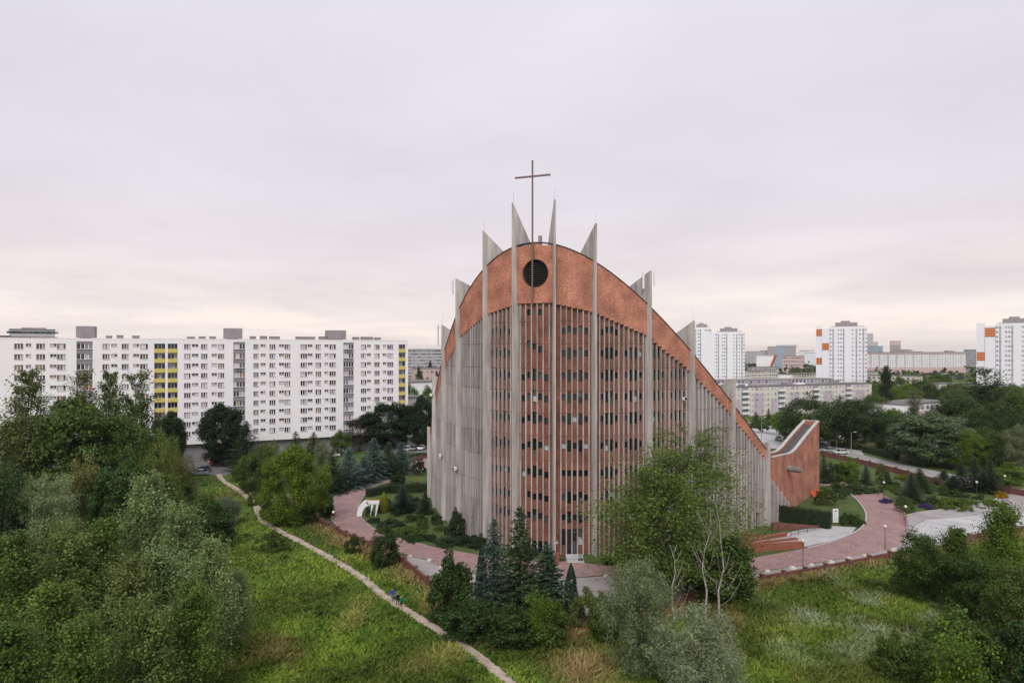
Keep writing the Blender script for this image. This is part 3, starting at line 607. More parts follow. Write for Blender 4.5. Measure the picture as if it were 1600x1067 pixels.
bw.build('facade', M['white_wall'], block); gw.build('grey_strip', M['grey_wall'], block)
b = MB(); b.box(SL, SR, 1.2, 11.5, 0, ZBOT - .01); b.build('base_wall', M['base_wall'], block)
b = MB(); b.box(SL, SR - .5, .7, 11.5, ZTOP - .3, ZTOP - .1); b.build('roof', M['tar'], block)
for a, c, z in ((116, 146, 38.6), (351, 380, 38.5), (515, 544, 38.3)):
    b = MB(); b.box(bs(a), bs(c), 3, 8, 35.45, z); b.box(bs(a) + .8, bs(c) - 1.2, 3.4, 7.6, 34.6, 35.6, 1); b.build('lift_house', [M['metal_grey'], M['vent']], block)
for a, c, h in ((163, 172, .9), (180, 190, 1.1), (205, 216, 1.0), (292, 305, .8), (311, 322, .9), (328, 338, .9), (393, 402, 1.1), (409, 420, 1.2), (424, 440, 1.1), (466, 496, 1.1), (503, 514, 1.2), (557, 566, 1.1), (570, 588, 1.2), (592, 600, 1.0)):
    b = MB(); b.box(bs(a), bs(c), 4, 6, ZTOP - .1, ZTOP + h); b.box(bs(a) - .1, bs(c) + .1, 3.9, 6.1, ZTOP + h, ZTOP + h + .12); b.build('chimney', M['metal_grey'], block)
def text(name, s, size, parent, loc, mat):
    cu = bpy.data.curves.new(name, 'FONT'); cu.body = s; cu.size = size; cu.align_x = 'CENTER'; cu.extrude = 0.02
    t = bpy.data.objects.new(name, cu); me = bpy.data.meshes.new_from_object(t); me.materials.append(mat); bpy.data.objects.remove(t); bpy.data.curves.remove(cu)
    o = link(name, me, parent, loc); o.rotation_euler = (R(90), 0, 0); return o
text('house_number', '32', 1.7, block, (bs(373.5), .04, rowz[2] - 1.95), M['dark'])
text('house_number', '31', 1.7, block, (bs(545), .04, rowz[0] - 1.95), M['dark'])
# ---------------------------------------------------------------- other buildings
def frame2(P, Q):
    d = (Q - P); return P, math.atan2(d.y, d.x), d.length
def far_block(name, label, P, Q, depth, zt, wall, rows, cols, zb=1.0, wins=True, roof=None, zbase=0.0, wh=1.3, ww=1.5, cat='building', group=None, end_cols=0, top_band=None, wmat='farwin', skip=None):
    p, rz, ln = frame2(P, Q); e = empty(name, p, rz, label, cat, group)
    b = MB(); b.box(0, ln, 0, depth, zbase, zt); b.build('wall', M[wall], e)
    b = MB(); b.box(-.3, ln + .3, -.3, depth + .3, zt + .01, zt + .35); b.build('roof', M[roof or 'tar'], e)
    if wins:
        b = MB(); fh = (zt - zb) / rows
        for r in range(rows):
            for c in range(cols):
                if skip and skip(r, c): continue
                x = ln * (c + .5) / cols; z = zb + fh * (r + .3); b.box(x - ww / 2, x + ww / 2, -.06, .1, z, z + wh)
        for r in range(rows if end_cols else 0):
            for c in range(end_cols):
                y = depth * (c + .5) / end_cols; z = zb + fh * (r + .3); b.box(-.06, .1, y - ww / 2, y + ww / 2, z, z + wh)
        tag(b.build('windows', M[wmat], e), kind='stuff')
    if top_band:
        b = MB(); b.box(-.1, ln + .1, -.12, .2, zt - top_band[1], zt - .02); b.build('top_band', M[top_band[0]], e)
    return e, ln
# five storey cream slab with balconies on the right
P, Q = at(1085, 318, z=0), at(1362, 367, z=0)
slab, ln = far_block('panel_block', 'cream and mauve five storey slab with white balconies above the car park', P, Q, 11, 14.1, 'cream', 5, 1, wins=False)
rr = random.Random(3); sect = 23.5; wn5, fr5, mv = MB(), MB(), MB()
for i5 in range(int(ln / sect) + 1):
    x0 = i5 * sect
    def put(x, w, z, h):
        if x0 + x + w < ln: fr5.box(x0 + x - .1, x0 + x + w + .1, -.06, .05, z - .1, z + h + .1); n = 2 if w > 1.4 else 1; [wn5.box(x0 + x + w * q / n + .05, x0 + x + w * (q + 1) / n - .05, -.1, 0, z, z + h) for q in range(n)]
    for fl in range(5):
        z = 1.0 + fl * 2.65
        for x, w in ((.8, .7), (2.6, 1.2), (10.2, .6), (11.6, .6), (13.4, 2.2), (16.6, 2.2), (19.6, .6), (21.3, 1.2)): put(x, w, z + .85, 1.25 if w > 1 else 1.0)
        if x0 + 9 < ln:
            by = MB(); by.box(x0 + 4.7, x0 + 9.2, -1.1, -1.0, z, z + 1.05); by.box(x0 + 4.7, x0 + 9.2, -1.0, -.02, z - .15, z); by.build('balcony', M['white'], slab)
            wn5.box(x0 + 4.9, x0 + 9.0, -.08, 0, z + .2, z + 2.2)
    if x0 + 19 < ln: mv.box(x0 + 12.6, x0 + 19.2, -.04, .05, 0.3, 10.9)
    if x0 + 4.4 < ln: mv.box(x0 + .2, x0 + 4.3, -.045, .05, .3, 8.2); 
fr5.build('window_frames', M['frame'], slab); tag(wn5.build('windows', M['towerwin'], slab), kind='stuff'); mv.build('mauve_panel', M['mauve'], slab)
for k in range(9):
    b = MB(); x = rr.uniform(3, ln - 8); b.box(x, x + rr.uniform(2, 7), 3, 6, 14.4, 14.4 + rr.uniform(.8, 1.6)); b.build('roof_box', M['white' if k % 2 else 'metal_grey'], slab)
far_block('panel_block', 'grey roofed slab seen over the cream balcony slab', at(1120, 400, z=0), at(1300, 425, z=0), 11, 14.2, 'fargrey', 5, 30, roof='metal_grey')
far_block('panel_block', 'cream slab with blank white end wall right of the twin rows', at(1239, 520, z=0), at(1372, 585, z=0), 12, 13.6, 'cream', 5, 34)
far_block('panel_block', 'blank white end wall of the far cream slab', at(1216, 522, z=0), at(1238.6, 519, z=0), 6, 13.4, 'white_wall', 5, 1, wins=False)
far_block('panel_block', 'cream slab under the white tower nearest the church', at(1105, 560, z=0), at(1212, 600, z=0), 12, 14.0, 'cream', 5, 30)
far_block('panel_block', 'low white block with flat roof in front of the pink slab', at(1340, 500, z=0), at(1431, 470, z=0), 12, 13.8, 'cream', 4, 12)
far_block('panel_block', 'grey low roofs below the skyline left of the orange striped tower', at(1175, 700, z=0), at(1217, 700, z=0), 14, 14.5, 'fargrey', 4, 14)
def tower(label, px0, px1, px2, D, zt, stripes, name='tower_block'):
    "left gable between px0 and px1, window facade from px1 to px2"
    k_ = (px1 + px2 - 1600) / 2 / F; PP = at(px1, D, z=0); fx = (px2 - 800) / F; tt = (fx * PP.y - PP.x) / (1 + fx * k_); QQ = PP + Vector((1, -k_, 0)) * tt; p, rz, ln = frame2(PP, QQ); e = empty(name, p, rz, label, 'tower')
    gl = (px1 - px0) / F * D / math.hypot(1, k_)
    b = MB(); b.box(0, ln, 0, 16, 0, zt); b.box(-gl * .55, 0, .6, 14, 0, zt - 1.2); b.box(-gl, -gl * .55, 1.2, 13, 0, zt + .6); b.build('wall', M['tower_white'], e)
    b = MB(); b.box(1, ln - 2, 2, 14, zt + .01, zt + .5); b.box(ln * .15, ln * .75, 4, 12, zt + .5, zt + 3.0); b.box(ln * .3, ln * .55, 5, 11, zt + 3, zt + 4.2); b.build('roof_house', M['metal_grey'], e)
    wm, dk = MB(), MB(); fl = 16; fh = (zt - 2) / fl
    for c in (.10, .38, .72, .90): dk.box(ln * c - .5, ln * c + .5, -.08, .1, 1, zt - 1.5)
    for r in range(fl):
        for c in (.03, .24, .31, .62, .81, .97):
            x = ln * c; wm.box(x - .5, x + .5, -.07, .1, 2 + fh * r, 2 + fh * r + 1.1)
        for c in (.10, .38, .72, .90): wm.box(ln * c - .55, ln * c + .55, -.14, .05, 2 + fh * r, 2 + fh * r + .9)
    dk.build('loggia_strip', M['fargrey'], e); tag(wm.build('windows', M['towerwin'], e), kind='stuff')
    for a, c, z0, z1 in stripes:
        y = 1.2 if c <= -.5 else .6
        o = MB(); o.box(gl * a, gl * c, y - .12, y - .02, z0, z1); o = o.build('orange_panel', M['orange'], e)
        for k in range(4):
            z = z0 + (z1 - z0) * k / 3; q = MB(); q.box(gl * a, gl * c, y - .17, y - .125, z - .35, z + .35); s_ = q.build('dark_stripe', M['orange_dark'], o)
    return e
def zy(py, D): return CAMH - (py - HOR) / F * D
tower('white tower block with three orange striped panels on its gable', 1274.5, 1296, 1355, 480, zy(511, 485), [(-.98, -.56, zy(524, 480), zy(515, 480)), (-.54, -.04, zy(546, 480), zy(537, 480)), (-.98, -.56, zy(568.5, 480), zy(560, 480))])
tower('white tower block with orange panels at the right edge', 1524.5, 1556, 1625, 420, zy(506, 425), [(-.54, -.04, zy(525, 420), zy(513, 420)), (-.98, -.56, zy(562.5, 420), zy(551, 420))])
tower('plain white tower block just right of the church', 1100, 1118, 1164, 550, zy(519, 555), [])
tower('white tower block half hidden behind the church spike', 1070, 1084, 1112, 620, zy(512, 625), [])
e, ln = far_block('long_slab', 'long pale pink eleven storey slab on the horizon', at(1352, 880, z=0), at(1509, 930, z=0), 13, zy(550.5, 900), 'tower_white', 11, 60, top_band=('farbrown', 2.6), wh=1.4, ww=1.2)
for k in range(int(ln / 14)):
    b = MB(); b.box(8 + k * 14, 9.6 + k * 14, -.12, .1, 1, zy(550.5, 900) - 3); b.build('stair_strip', M['pink'], e)
b = MB(); b.box(0, ln, -.1, .1, .5, 9); b.build('lower_storeys', M['pink'], e)
far_block('long_slab', 'grey slab end behind the long pink slab', at(1506, 980, z=0), at(1528, 960, z=0), 40, zy(546.5, 960), 'fargrey', 11, 8)
far_block('office_tower', 'reddish brown office tower on the skyline', at(1392, 1500, z=0), at(1407.5, 1494, z=0), 8, zy(533, 1500), 'farbrown', 18, 6, top_band=('pink', 8))
e, _ = far_block('glass_office', 'stepped blue glass office behind the striped tower', at(1352, 1150, z=0), at(1379, 1136, z=0), 10, zy(541, 1150), 'glassblue', 10, 8)
b = MB(); b.box(0, 18, 2, 9, zy(541, 1150) + .3, zy(534, 1150)); b.box(0, 11, 3, 8, zy(534, 1150), zy(521, 1150)); b.build('upper_storeys', M['fargrey'], e)
e, _ = far_block('office_building', 'brown and blue glass office building left of the striped tower', at(1199, 1000, z=0), at(1243, 984, z=0), 10, zy(542, 1000), 'farbrown', 8, 14, wmat='glassblue')
b = MB(); b.box(12, 40, 2, 9, zy(542, 1000) + .3, zy(539, 1000)); b.box(10, 24, -1, 2, 4, zy(542.5, 1000), 1); b.build('upper_storey', [M['fargrey'], M['glassblue']], e)
far_block('office_building', 'pale pink low office under the blue glass offices', at(1222, 900, z=0), at(1256, 888, z=0), 8, zy(556, 900), 'pink', 5, 14)
e, _ = far_block('market_hall', 'white hall with sloping red stripe on its front', at(1182, 800, z=0), at(1209, 792, z=0), 8, zy(556, 800), 'white_wall', 1, 1, wins=False, roof='white_wall')
b = MB(); b.hexa([(12, -.5, 6), (15, -.5, 6), (15, .2, 6), (12, .2, 6), (20, -.5, zy(554, 800)), (23, -.5, zy(554, 800)), (23, .2, zy(554, 800)), (20, .2, zy(554, 800))]); b.build('red_stripe', M['orange_dark'], e)
e, ln = far_block('school_building', 'low pink and white school half hidden by trees at right', at(1413, 262, z=0), at(1483, 283, z=0), 14, 10.8, 'pink', 3, 9, zb=.8, wh=1.5, ww=2.6)
b = MB(); b.box(-.1, 5, -.1, 14, 0, 10.9); b.build('white_corner', M['white_wall'], e)
b = MB(); b.box(5.02, ln, -.05, .1, 7.9, 10.7); b.build('white_storey', M['white_wall'], e)
e, ln = far_block('school_building', 'low pink and mint green school at the right edge', at(1553, 250, z=0), at(1640, 275, z=0), 14, 11.6, 'pink', 3, 6, zb=.8, wh=1.5, ww=3.2)
b = MB(); b.box(-.1, ln, -.05, .1, 8.0, 11.5); b.build('mint_storey', M['mint'], e)
far_block('low_block', 'pale flat roofed block behind the trees at right', at(1468, 400, z=0), at(1530, 395, z=0), 14, 12.2, 'cream', 3, 10)
e, _ = far_block('office_building', 'grey banded building behind the white block at far left', at(16, 360, z=0), at(86, 372, z=0), 18, zy(515, 365), 'fargrey', 14, 16, wh=1.2, ww=4.3)
b = MB(); b.box(5, 16, 3, 12, zy(515, 365) + .3, zy(511.5, 365)); b.build('roof_house', M['farbrown'], e)
far_block('office_building', 'brown roofed block just showing over the far left roof', at(-60, 330, z=0), at(17, 345, z=0), 18, zy(525, 340), 'farbrown', 12, 12)
far_block('panel_block', 'pale grey slab far behind the left end of the church', at(638, 620, z=0), at(720, 640, z=0), 13, zy(546, 625), 'fargrey', 11, 22, wh=1.2, ww=2.2)
far_block('panel_block', 'pink low block behind trees left of the church', at(650, 420, z=0), at(720, 430, z=0), 13, zy(576, 420), 'pink', 5, 10)
far_block('low_hall', 'white low hall with dark door left of the church', at(638, 300, z=0), at(690, 310, z=0), 20, zy(598, 300), 'white_wall', 1, 3, zb=4, wh=5, ww=2.5)
far_block('low_hall', 'grey flat roofed shed below the white hall', at(637, 250, z=0), at(668, 255, z=0), 12, zy(622, 250), 'fargrey', 2, 5)
# skyline far away
rs = random.Random(11)
for i in range(46):
    px = rs.uniform(1090, 1640); D = rs.uniform(1300, 2600); hgt = zy(rs.uniform(546, 553), D); w = rs.uniform(8, 22)
    far_block('distant_building', 'tiny pale building in the hazy line of the horizon', at(px, D, z=0), at(px + w, D + rs.uniform(-20, 20), z=0), 25, max(8, hgt), rs.choice(['fargrey', 'fargrey', 'farbrown', 'tower_white', 'pink']), 1, 1, wins=False, group='buildings along the horizon')
for i in range(10):
    px = rs.uniform(600, 730); D = rs.uniform(900, 1800); w = rs.uniform(8, 20)
    far_block('distant_building', 'tiny pale building in the hazy line of the horizon', at(px, D, z=0), at(px + w, D, z=0), 25, max(8, zy(rs.uniform(549, 556), D)), 'fargrey', 1, 1, wins=False, group='buildings along the horizon')
# ---------------------------------------------------------------- vegetation prototypes
def quads_mesh(name, V, mat, k=4):
    n = len(V) // k; me = bpy.data.meshes.new(name)
    me.vertices.add(len(V)); me.vertices.foreach_set('co', np.ascontiguousarray(V, dtype=np.float32).ravel())
    me.loops.add(len(V)); me.loops.foreach_set('vertex_index', np.arange(len(V), dtype=np.int32))
    me.polygons.add(n); me.polygons.foreach_set('loop_start', np.arange(0, len(V), k, dtype=np.int32)); me.polygons.foreach_set('loop_total', np.full(n, k, dtype=np.int32))
    me.materials.append(mat); me.update(calc_edges=True); return me
def leaves(C, size, aspect, g, nb=None, nw=0.6, along=None):
    n = len(C); nn = g.normal(size=(n, 3)); nn[:, 2] += 1.0
    if nb is not None: nn += nb * nw * 2.6
    nn /= np.linalg.norm(nn, axis=1)[:, None] + 1e-9
    u = g.normal(size=(n, 3)) if along is None else along + g.normal(size=(n, 3)) * .35
    u -= nn * (u * nn).sum(1)[:, None]; u /= np.linalg.norm(u, axis=1)[:, None] + 1e-9
    v = np.cross(nn, u); s = size * g.uniform(.6, 1.35, (n, 1))
    V = np.stack([C - u * s * .5, C - v * s * aspect * .5 - nn * s * .08, C + u * s * .5, C + v * s * aspect * .5 - nn * s * .08], 1)
    return V.reshape(-1, 3)
def clump_tree(name, seed, H, Rr, base, ncl, per, size, aspect=.6, rc=(.2, .34), flat_=.75, lob=.25, inner=.5, limbs=9, trunk_r=.22, mat='leaf', bark='bark', low=-.7, top_narrow=0.0, droop=0.0):
    g = np.random.default_rng(seed); cz = (H + base) / 2; hz_ = (H - base) / 2; cl = []
    ph = g.uniform(0, 6.28, 4)
    for _ in range(ncl):
        d = g.normal(size=3); d /= np.linalg.norm(d)
        if d[2] < low: d[2] *= -.6
        r = g.uniform(inner, 1.0) ** .7
        th = math.atan2(d[1], d[0]); f = 1 + lob * (math.sin(2 * th + ph[0]) * .5 + math.sin(3 * th + ph[1] + d[2] * 3) * .5 + math.sin(5 * d[2] + ph[2]) * .3)
        p = np.array([d[0] * Rr * r * f, d[1] * Rr * r * f, cz + d[2] * hz_ * r * (1 + lob * .3 * math.sin(2 * th + ph[3]))])
        if top_narrow: k = 1 - top_narrow * max(0, (p[2] - cz) / hz_); p[0] *= k; p[1] *= k
        cl.append((p, Rr * g.uniform(*rc)))
    Cs, Ns = [], []
    for p, r in cl:
        m = int(per * g.uniform(.6, 1.4) * (r / (Rr * sum(rc) / 2)) ** 2); d = g.normal(size=(m, 3)); d[:, 2] += .25; d /= np.linalg.norm(d, axis=1)[:, None]
        q = d * (r * g.uniform(.35, 1.1, (m, 1))) * np.array([1, 1, flat_])
        if droop: q[:, 2] -= droop * np.abs(g.normal(size=m)) * r
        Cs.append(p + q); Ns.append(d)
    C = np.concatenate(Cs); Nn = np.concatenate(Ns); ok = C[:, 2] > .08; C, Nn = C[ok], Nn[ok]
    crown = quads_mesh('crown', leaves(C, size, aspect, g, Nn), M[mat])
    b = MB(); hh = base + (H - base) * .62; tr = [Vector((math.sin(i * 1.3 + seed) * .12 * i, math.cos(i * 1.7 + seed) * .12 * i, hh * i / 4)) for i in range(5)]
    tr[0] = Vector((0, 0, -.1)); b.tube(tr, [trunk_r * (1.25 - .22 * i) for i in range(5)], 7)
    for k in g.choice(len(cl), min(limbs, len(cl)), replace=False):
        p = Vector(cl[k][0]); z0 = min(hh, max(base * .7, p.z * .55)); st = Vector((tr[2].x * z0 / hh, tr[2].y * z0 / hh, z0)); mid = (st + p) / 2 + Vector((0, 0, -.05 * Rr))
        b.tube([st, mid, p], [trunk_r * .5, trunk_r * .32, trunk_r * .1], 5)
    return crown, b.mesh('trunk', M[bark], True)
def branch_tree(name, seed, H, Rr, base, nbr, per, size, elev=(30, 60), aspect=.6, prof=None, droop=.1, twig=.35, trunk_r=.18, bark='bark', mat='leaf', lean=0.0, along=False, stems=1):
    g = np.random.default_rng(seed); Cs, Ns, Al = [], [], []; b = MB()
    prof = prof or (lambda t: math.sin(math.pi * min(1, .12 + t * .88)) ** .7)
    for s_ in range(stems):
        ox = np.array([g.uniform(-.1, .1) * Rr * (stems > 1) * 3, g.uniform(-.1, .1) * Rr * (stems > 1) * 3, 0]); ln = np.array([g.normal() * lean, g.normal() * lean, 0]) * H; hs = H * (g.uniform(.78, 1.0) if s_ else 1)
        tr = [Vector(ox + ln * (i / 6) ** 1.3 + np.array([g.normal() * .03 * i, g.normal() * .03 * i, hs * i / 6])) for i in range(7)]; tr[0].z = -.1
        b.tube(tr, [trunk_r * (1.15 - .17 * i) for i in range(7)], 6)
        for k in range(nbr // stems):
            t = (k + g.uniform()) / (nbr // stems); z = base + (hs - base) * t * .97; f = z / hs * 6; i0 = min(5, int(f)); st = np.array(tr[i0].lerp(tr[i0 + 1], f - i0))
            L = Rr * prof(t) * g.uniform(.65, 1.15) + .35; az = g.uniform(0, 2 * math.pi); e = R(g.uniform(*elev))
            d = np.array([math.cos(az) * math.cos(e), math.sin(az) * math.cos(e), math.sin(e)])
            pts = [st + d * L * q / math.cos(e) * .8 + np.array([0, 0, -droop * L * q * q]) for q in (0, .33, .66, 1.0)]
            b.tube([Vector(p) for p in pts], [trunk_r * .3 * (1 - t * .5), trunk_r * .2 * (1 - t * .5), trunk_r * .1, .012], 4, cap=False)
            m = int(per * (.35 + L / Rr) * g.uniform(.7, 1.3)); q = g.uniform(.18, 1.05, m) ** .8
            P = st + np.outer(q, d * L / math.cos(e) * .8); P[:, 2] -= droop * L * q * q
            P += g.normal(size=(m, 3)) * (twig * (.35 + .65 * q) * (.3 + .25 * L))[:, None]
            if droop > .3: P[:, 2] -= np.abs(g.normal(size=m)) * droop * 1.2
            Cs.append(P); Ns.append(np.tile(d * .3, (m, 1))); Al.append(np.tile(d + np.array([0, 0, -droop]), (m, 1)))
    C = np.concatenate(Cs); ok = C[:, 2] > .1
    crown = quads_mesh('crown', leaves(C[ok], size, aspect, g, np.concatenate(Ns)[ok], .6, np.concatenate(Al)[ok] if along else None), M[mat])
    return crown, b.mesh('trunk', M[bark], True)
def spruce(name, seed, H, Rr, nwh=26, base=.3, sz=.34, gap=0.0):
    g = np.random.default_rng(seed); V = []; b = MB(); b.tube([(0, 0, -.1), (0, 0, H * .5), (0, 0, H)], [H * .018, H * .012, .02], 6)
    for w in range(nwh):
        t = (w + g.uniform(-.2, .2)) / nwh; z = base + (H - base) * max(0, t) ** .92; L0 = Rr * (1 - max(0, t)) ** .85 * g.uniform(.82, 1.12) + .12; nb = int(11 - 5 * t)
        for k in range(nb):
            az = 2 * math.pi * (k + g.uniform(-.3, .3)) / nb + w * 1.1; L = L0 * g.uniform(.78, 1.15); d = np.array([math.cos(az), math.sin(az), 0]); sd_ = np.array([-d[1], d[0], 0])
            m = max(6, int(L * 17)); q = g.uniform(.12, 1, m); wd_ = (.42 * (1 - q) + .10) * L * .55
            P = np.outer(q * L, d) + np.outer(g.uniform(-1, 1, m) * wd_, sd_); P[:, 2] = z - .28 * L * q + .16 * L * q ** 3 + g.normal(size=m) * .06
            al = d * .8 + np.outer(np.sign(g.uniform(-1, 1, m)), sd_) * .7; n = np.tile(np.array([0, 0, 1.0]), (m, 1))
            V.append(leaves(P, sz, .5, g, n, 1.2, al))
    return quads_mesh('crown', np.concatenate(V), M['needle']), b.mesh('trunk', M['bark'], True)
def thuja(name, seed, H, Rr, n=5200, sz=.2):
    g = np.random.default_rng(seed); t = g.uniform(0, 1, n) ** 1.15; th = g.uniform(0, 6.283, n); r = Rr * np.sin(np.pi * np.clip(.16 + t * .84, 0, 1)) ** .62 * (1 - .45 * t) * 1.15 * g.uniform(.72, 1.03, n) * (1 + .08 * np.sin(3 * th + 9 * t))
    P = np.stack([r * np.cos(th), r * np.sin(th), .15 + t * (H - .15)], 1); nn = np.stack([np.cos(th), np.sin(th), np.full(n, .3)], 1)
    b = MB(); b.tube([(0, 0, -.1), (0, 0, H * .6)], [.1, .04], 6)
    return quads_mesh('crown', leaves(P, sz, .55, g, nn, 1.0, np.tile(np.array([0, 0, 1.0]), (n, 1))), M['needle']), b.mesh('trunk', M['bark'])
tall = lambda t: (1 - t) ** .55 * (.55 + .45 * min(1, t * 4))
PR = {}   # name -> (crown, trunk, nominal height, nominal radius)
def reg(k, ct, H, Rr): PR[k] = (*ct, H, Rr)
reg('maple0', clump_tree('maple', 1, 12, 5.2, .7, 105, 150, .36, low=-.95), 12, 6)
reg('maple1', clump_tree('maple', 2, 12, 5.2, .5, 110, 145, .36, lob=.35, low=-.95), 12, 6)
reg('dome', clump_tree('dome', 31, 12, 5.2, .2, 170, 170, .40, rc=(.16, .27), lob=.12, inner=.55, low=-1), 12, 5.9)
reg('cone', clump_tree('cone', 33, 4, 2.3, -1.0, 90, 130, .22, rc=(.16, .30), lob=.2, inner=.3, trunk_r=.08, low=-1, top_narrow=.75), 4, 2.7)
reg('lime', clump_tree('lime', 3, 12, 5.6, -.8, 170, 200, .27, rc=(.15, .27), lob=.14, low=-1), 12, 6.2)
reg('round', clump_tree('round', 4, 8, 3.6, .5, 70, 170, .28, low=-.95), 8, 4)
reg('shrub0', clump_tree('shrub', 5, 4, 2.3, -.6, 60, 130, .24, rc=(.22, .36), trunk_r=.1, low=-1), 4, 2.7)
reg('shrub1', clump_tree('shrub', 6, 4, 2.3, -.6, 70, 110, .22, rc=(.16, .32), lob=.4, trunk_r=.1, low=-1), 4, 2.7)
reg('ball', clump_tree('ball', 7, 2, 1.1, -.5, 70, 70, .13, rc=(.16, .22), lob=.05, inner=.7, trunk_r=.05, low=-.4), 2, 1.25)
reg('mat', clump_tree('mat', 8, .8, 2.2, -.5, 90, 60, .17, rc=(.1, .18), lob=.4, inner=.3, flat_=.6, trunk_r=.03, low=-.2), .9, 2.4)
reg('willow0', clump_tree('willow', 9, 9, 4.8, -.8, 185, 175, .27, aspect=.32, rc=(.14, .27), lob=.3, inner=.25, trunk_r=.2, low=-1), 9, 5.3)
reg('willow1', clump_tree('willow', 10, 9, 4.8, -.5, 150, 150, .27, aspect=.32, rc=(.14, .27), lob=.36, inner=.25, trunk_r=.2, low=-1, top_narrow=.25), 9, 5.3)
reg('aspen0', branch_tree('aspen', 11, 12, 3.4, .8, 95, 150, .25, (35, 62), .7, lambda t: (1 - t) ** .6 * .95 + .12, .05, .5, .13), 12, 3.6)
reg('aspen1', branch_tree('aspen', 12, 12, 3.4, .8, 90, 150, .25, (30, 60), .7, lambda t: (1 - t) ** .5 * .9 + .15, .05, .55, .13, stems=2, lean=.06), 12, 3.6)
reg('aspen2', branch_tree('aspen', 13, 12, 3.6, .6, 100, 150, .25, (25, 55), .7, lambda t: (1 - t) ** .8 + .12, .08, .55, .13, lean=.05), 12, 3.8)
reg('birch', branch_tree('birch', 14, 20, 8.6, 1.2, 250, 175, .27, (15, 52), .55, lambda t: math.sin(math.pi * min(1, .30 + t * .62)) ** .8, .34, .26, .17, stems=3, lean=.04), 20, 9.2)
reg('wispy0', branch_tree('wispy', 15, 25, 4.2, 4, 80, 105, .38, (35, 65), .7, lambda t: math.sin(math.pi * min(1, .25 + t * .7)) ** .8, .08, .42, .22), 25, 4.4)
reg('wispy1', branch_tree('wispy', 16, 25, 3.8, 4, 70, 110, .38, (40, 68), .7, lambda t: math.sin(math.pi * min(1, .2 + t * .72)), .05, .45, .22, stems=2, lean=.03), 25, 4.2)
reg('column', clump_tree('column', 17, 22, 2.6, .6, 90, 120, .4, rc=(.35, .6), lob=.1, top_narrow=.55), 22, 3.4)
reg('spruce0', spruce('spruce', 18, 10, 2.9), 10, 2.9)
reg('spruce1', spruce('spruce', 19, 10, 2.6, 24, .5, .36), 10, 2.6)
reg('thuja', thuja('thuja', 20, 5.5, 1.05), 5.5, 1.05)
reg('scrub', branch_tree('scrub', 21, 3, 1.9, .1, 46, 105, .2, (30, 70), .65, lambda t: (1 - t) ** .4, .1, .5, .05, stems=3, lean=.08), 3, 2)
GREEN, DARK, BRIGHT, LIME, OLIVE, SILVER, BLUE, PINE, BROWN, DEEP = (.088, .135, .036), (.048, .083, .026), (.125, .195, .038), (.125, .190, .032), (.115, .145, .048), (.19, .215, .125), (.095, .15, .135), (.042, .070, .034), (.155, .16, .055), (.028, .052, .021)
ASP = (.21, .275, .12)
rt_ = random.Random(5); ntree = 0
def tree(kind, px, base, top, wpx, col, name, label, cat='tree', group=None, D=None, sink=0):
    "base: pixel row of the foot, or D: depth in metres"
    global ntree; ntree += 1
    cr_, tr_, H, Rr = PR[kind]; p = gp(px, base) if D is None else at(px, D, z=0)
    h = CAMH - (top - HOR) / F * p.y; w = wpx / F * p.y * (1.25 if 'spruce' in kind else 1.0)
    e = empty(name, p, rt_.uniform(0, 6.28), label, cat, group); s = (w / (2 * Rr), w / (2 * Rr), h / H)
    for nm, me in (('crown', cr_), ('trunk', tr_)):
        o = link(nm, me, e); o.scale = s
        j = rt_.uniform(.9, 1.1); o.color = (col[0] * j, col[1] * j, col[2] * j, 1)
    return e
T = tree
# left wood behind the meadow
T('wispy0', 45, 0, 581, 78, OLIVE, 'poplar_tree', 'tall wispy poplar at far left in front of the white block', D=150)
T('wispy1', 122, 0, 586, 74, OLIVE, 'poplar_tree', 'tall wispy poplar before the grey strip of the white block', D=152)
T('wispy0', 172, 0, 584, 56, GREEN, 'poplar_tree', 'slender wispy poplar left of the gap with white wall showing', D=150)
T('wispy1', 217, 0, 586, 72, GREEN, 'poplar_tree', 'tallest wispy poplar just left of the double yellow balconies', D=148)
T('dome', 118, 0, 628, 165, GREEN, 'willow_tree', 'broad dark green dome shaped tree at the left', D=128)
T('maple1', 18, 0, 648, 130, OLIVE, 'leafy_tree', 'grey green tree cut by the left edge of the picture', D=122)
T('maple1', 205, 0, 660, 90, GREEN, 'leafy_tree', 'green tree under the tallest wispy poplar', D=132)
T('dome', 262, 0, 646, 62, DEEP, 'leafy_tree', 'small dark tree below the double yellow balconies', D=165)
T('dome', 349, 727, 633, 80, DEEP, 'maple_tree', 'big dark round maple before the white block above the red car')
T('spruce0', 385, 735, 656, 54, PINE, 'spruce_tree', 'dark spruce right of the big round maple')
T('willow1', 258, 0, 674, 64, (.15, .20, .06), 'leafy_tree', 'light green upright tree left of the small parking lot', D=128)
T('willow1', 282, 0, 706, 56, BROWN, 'leafy_tree', 'low olive bush hiding the left side of the parking lot', D=142)
T('dome', 192, 0, 723, 104, (.06, .105, .03), 'leafy_tree', 'dark green bushy tree in the middle of the left wood', D=112)
T('willow0', 68, 0, 738, 120, (.25, .29, .15), 'willow_tree', 'pale grey green willow in the left wood', D=100)
T('maple0', 130, 0, 716, 78, (.19, .20, .075), 'leafy_tree', 'olive brown tree between the willow and the dark bushy tree', D=112)
T('maple1', -10, 0, 730, 120, DARK, 'leafy_tree', 'dark tree at the left edge beside the pale willow', D=96)
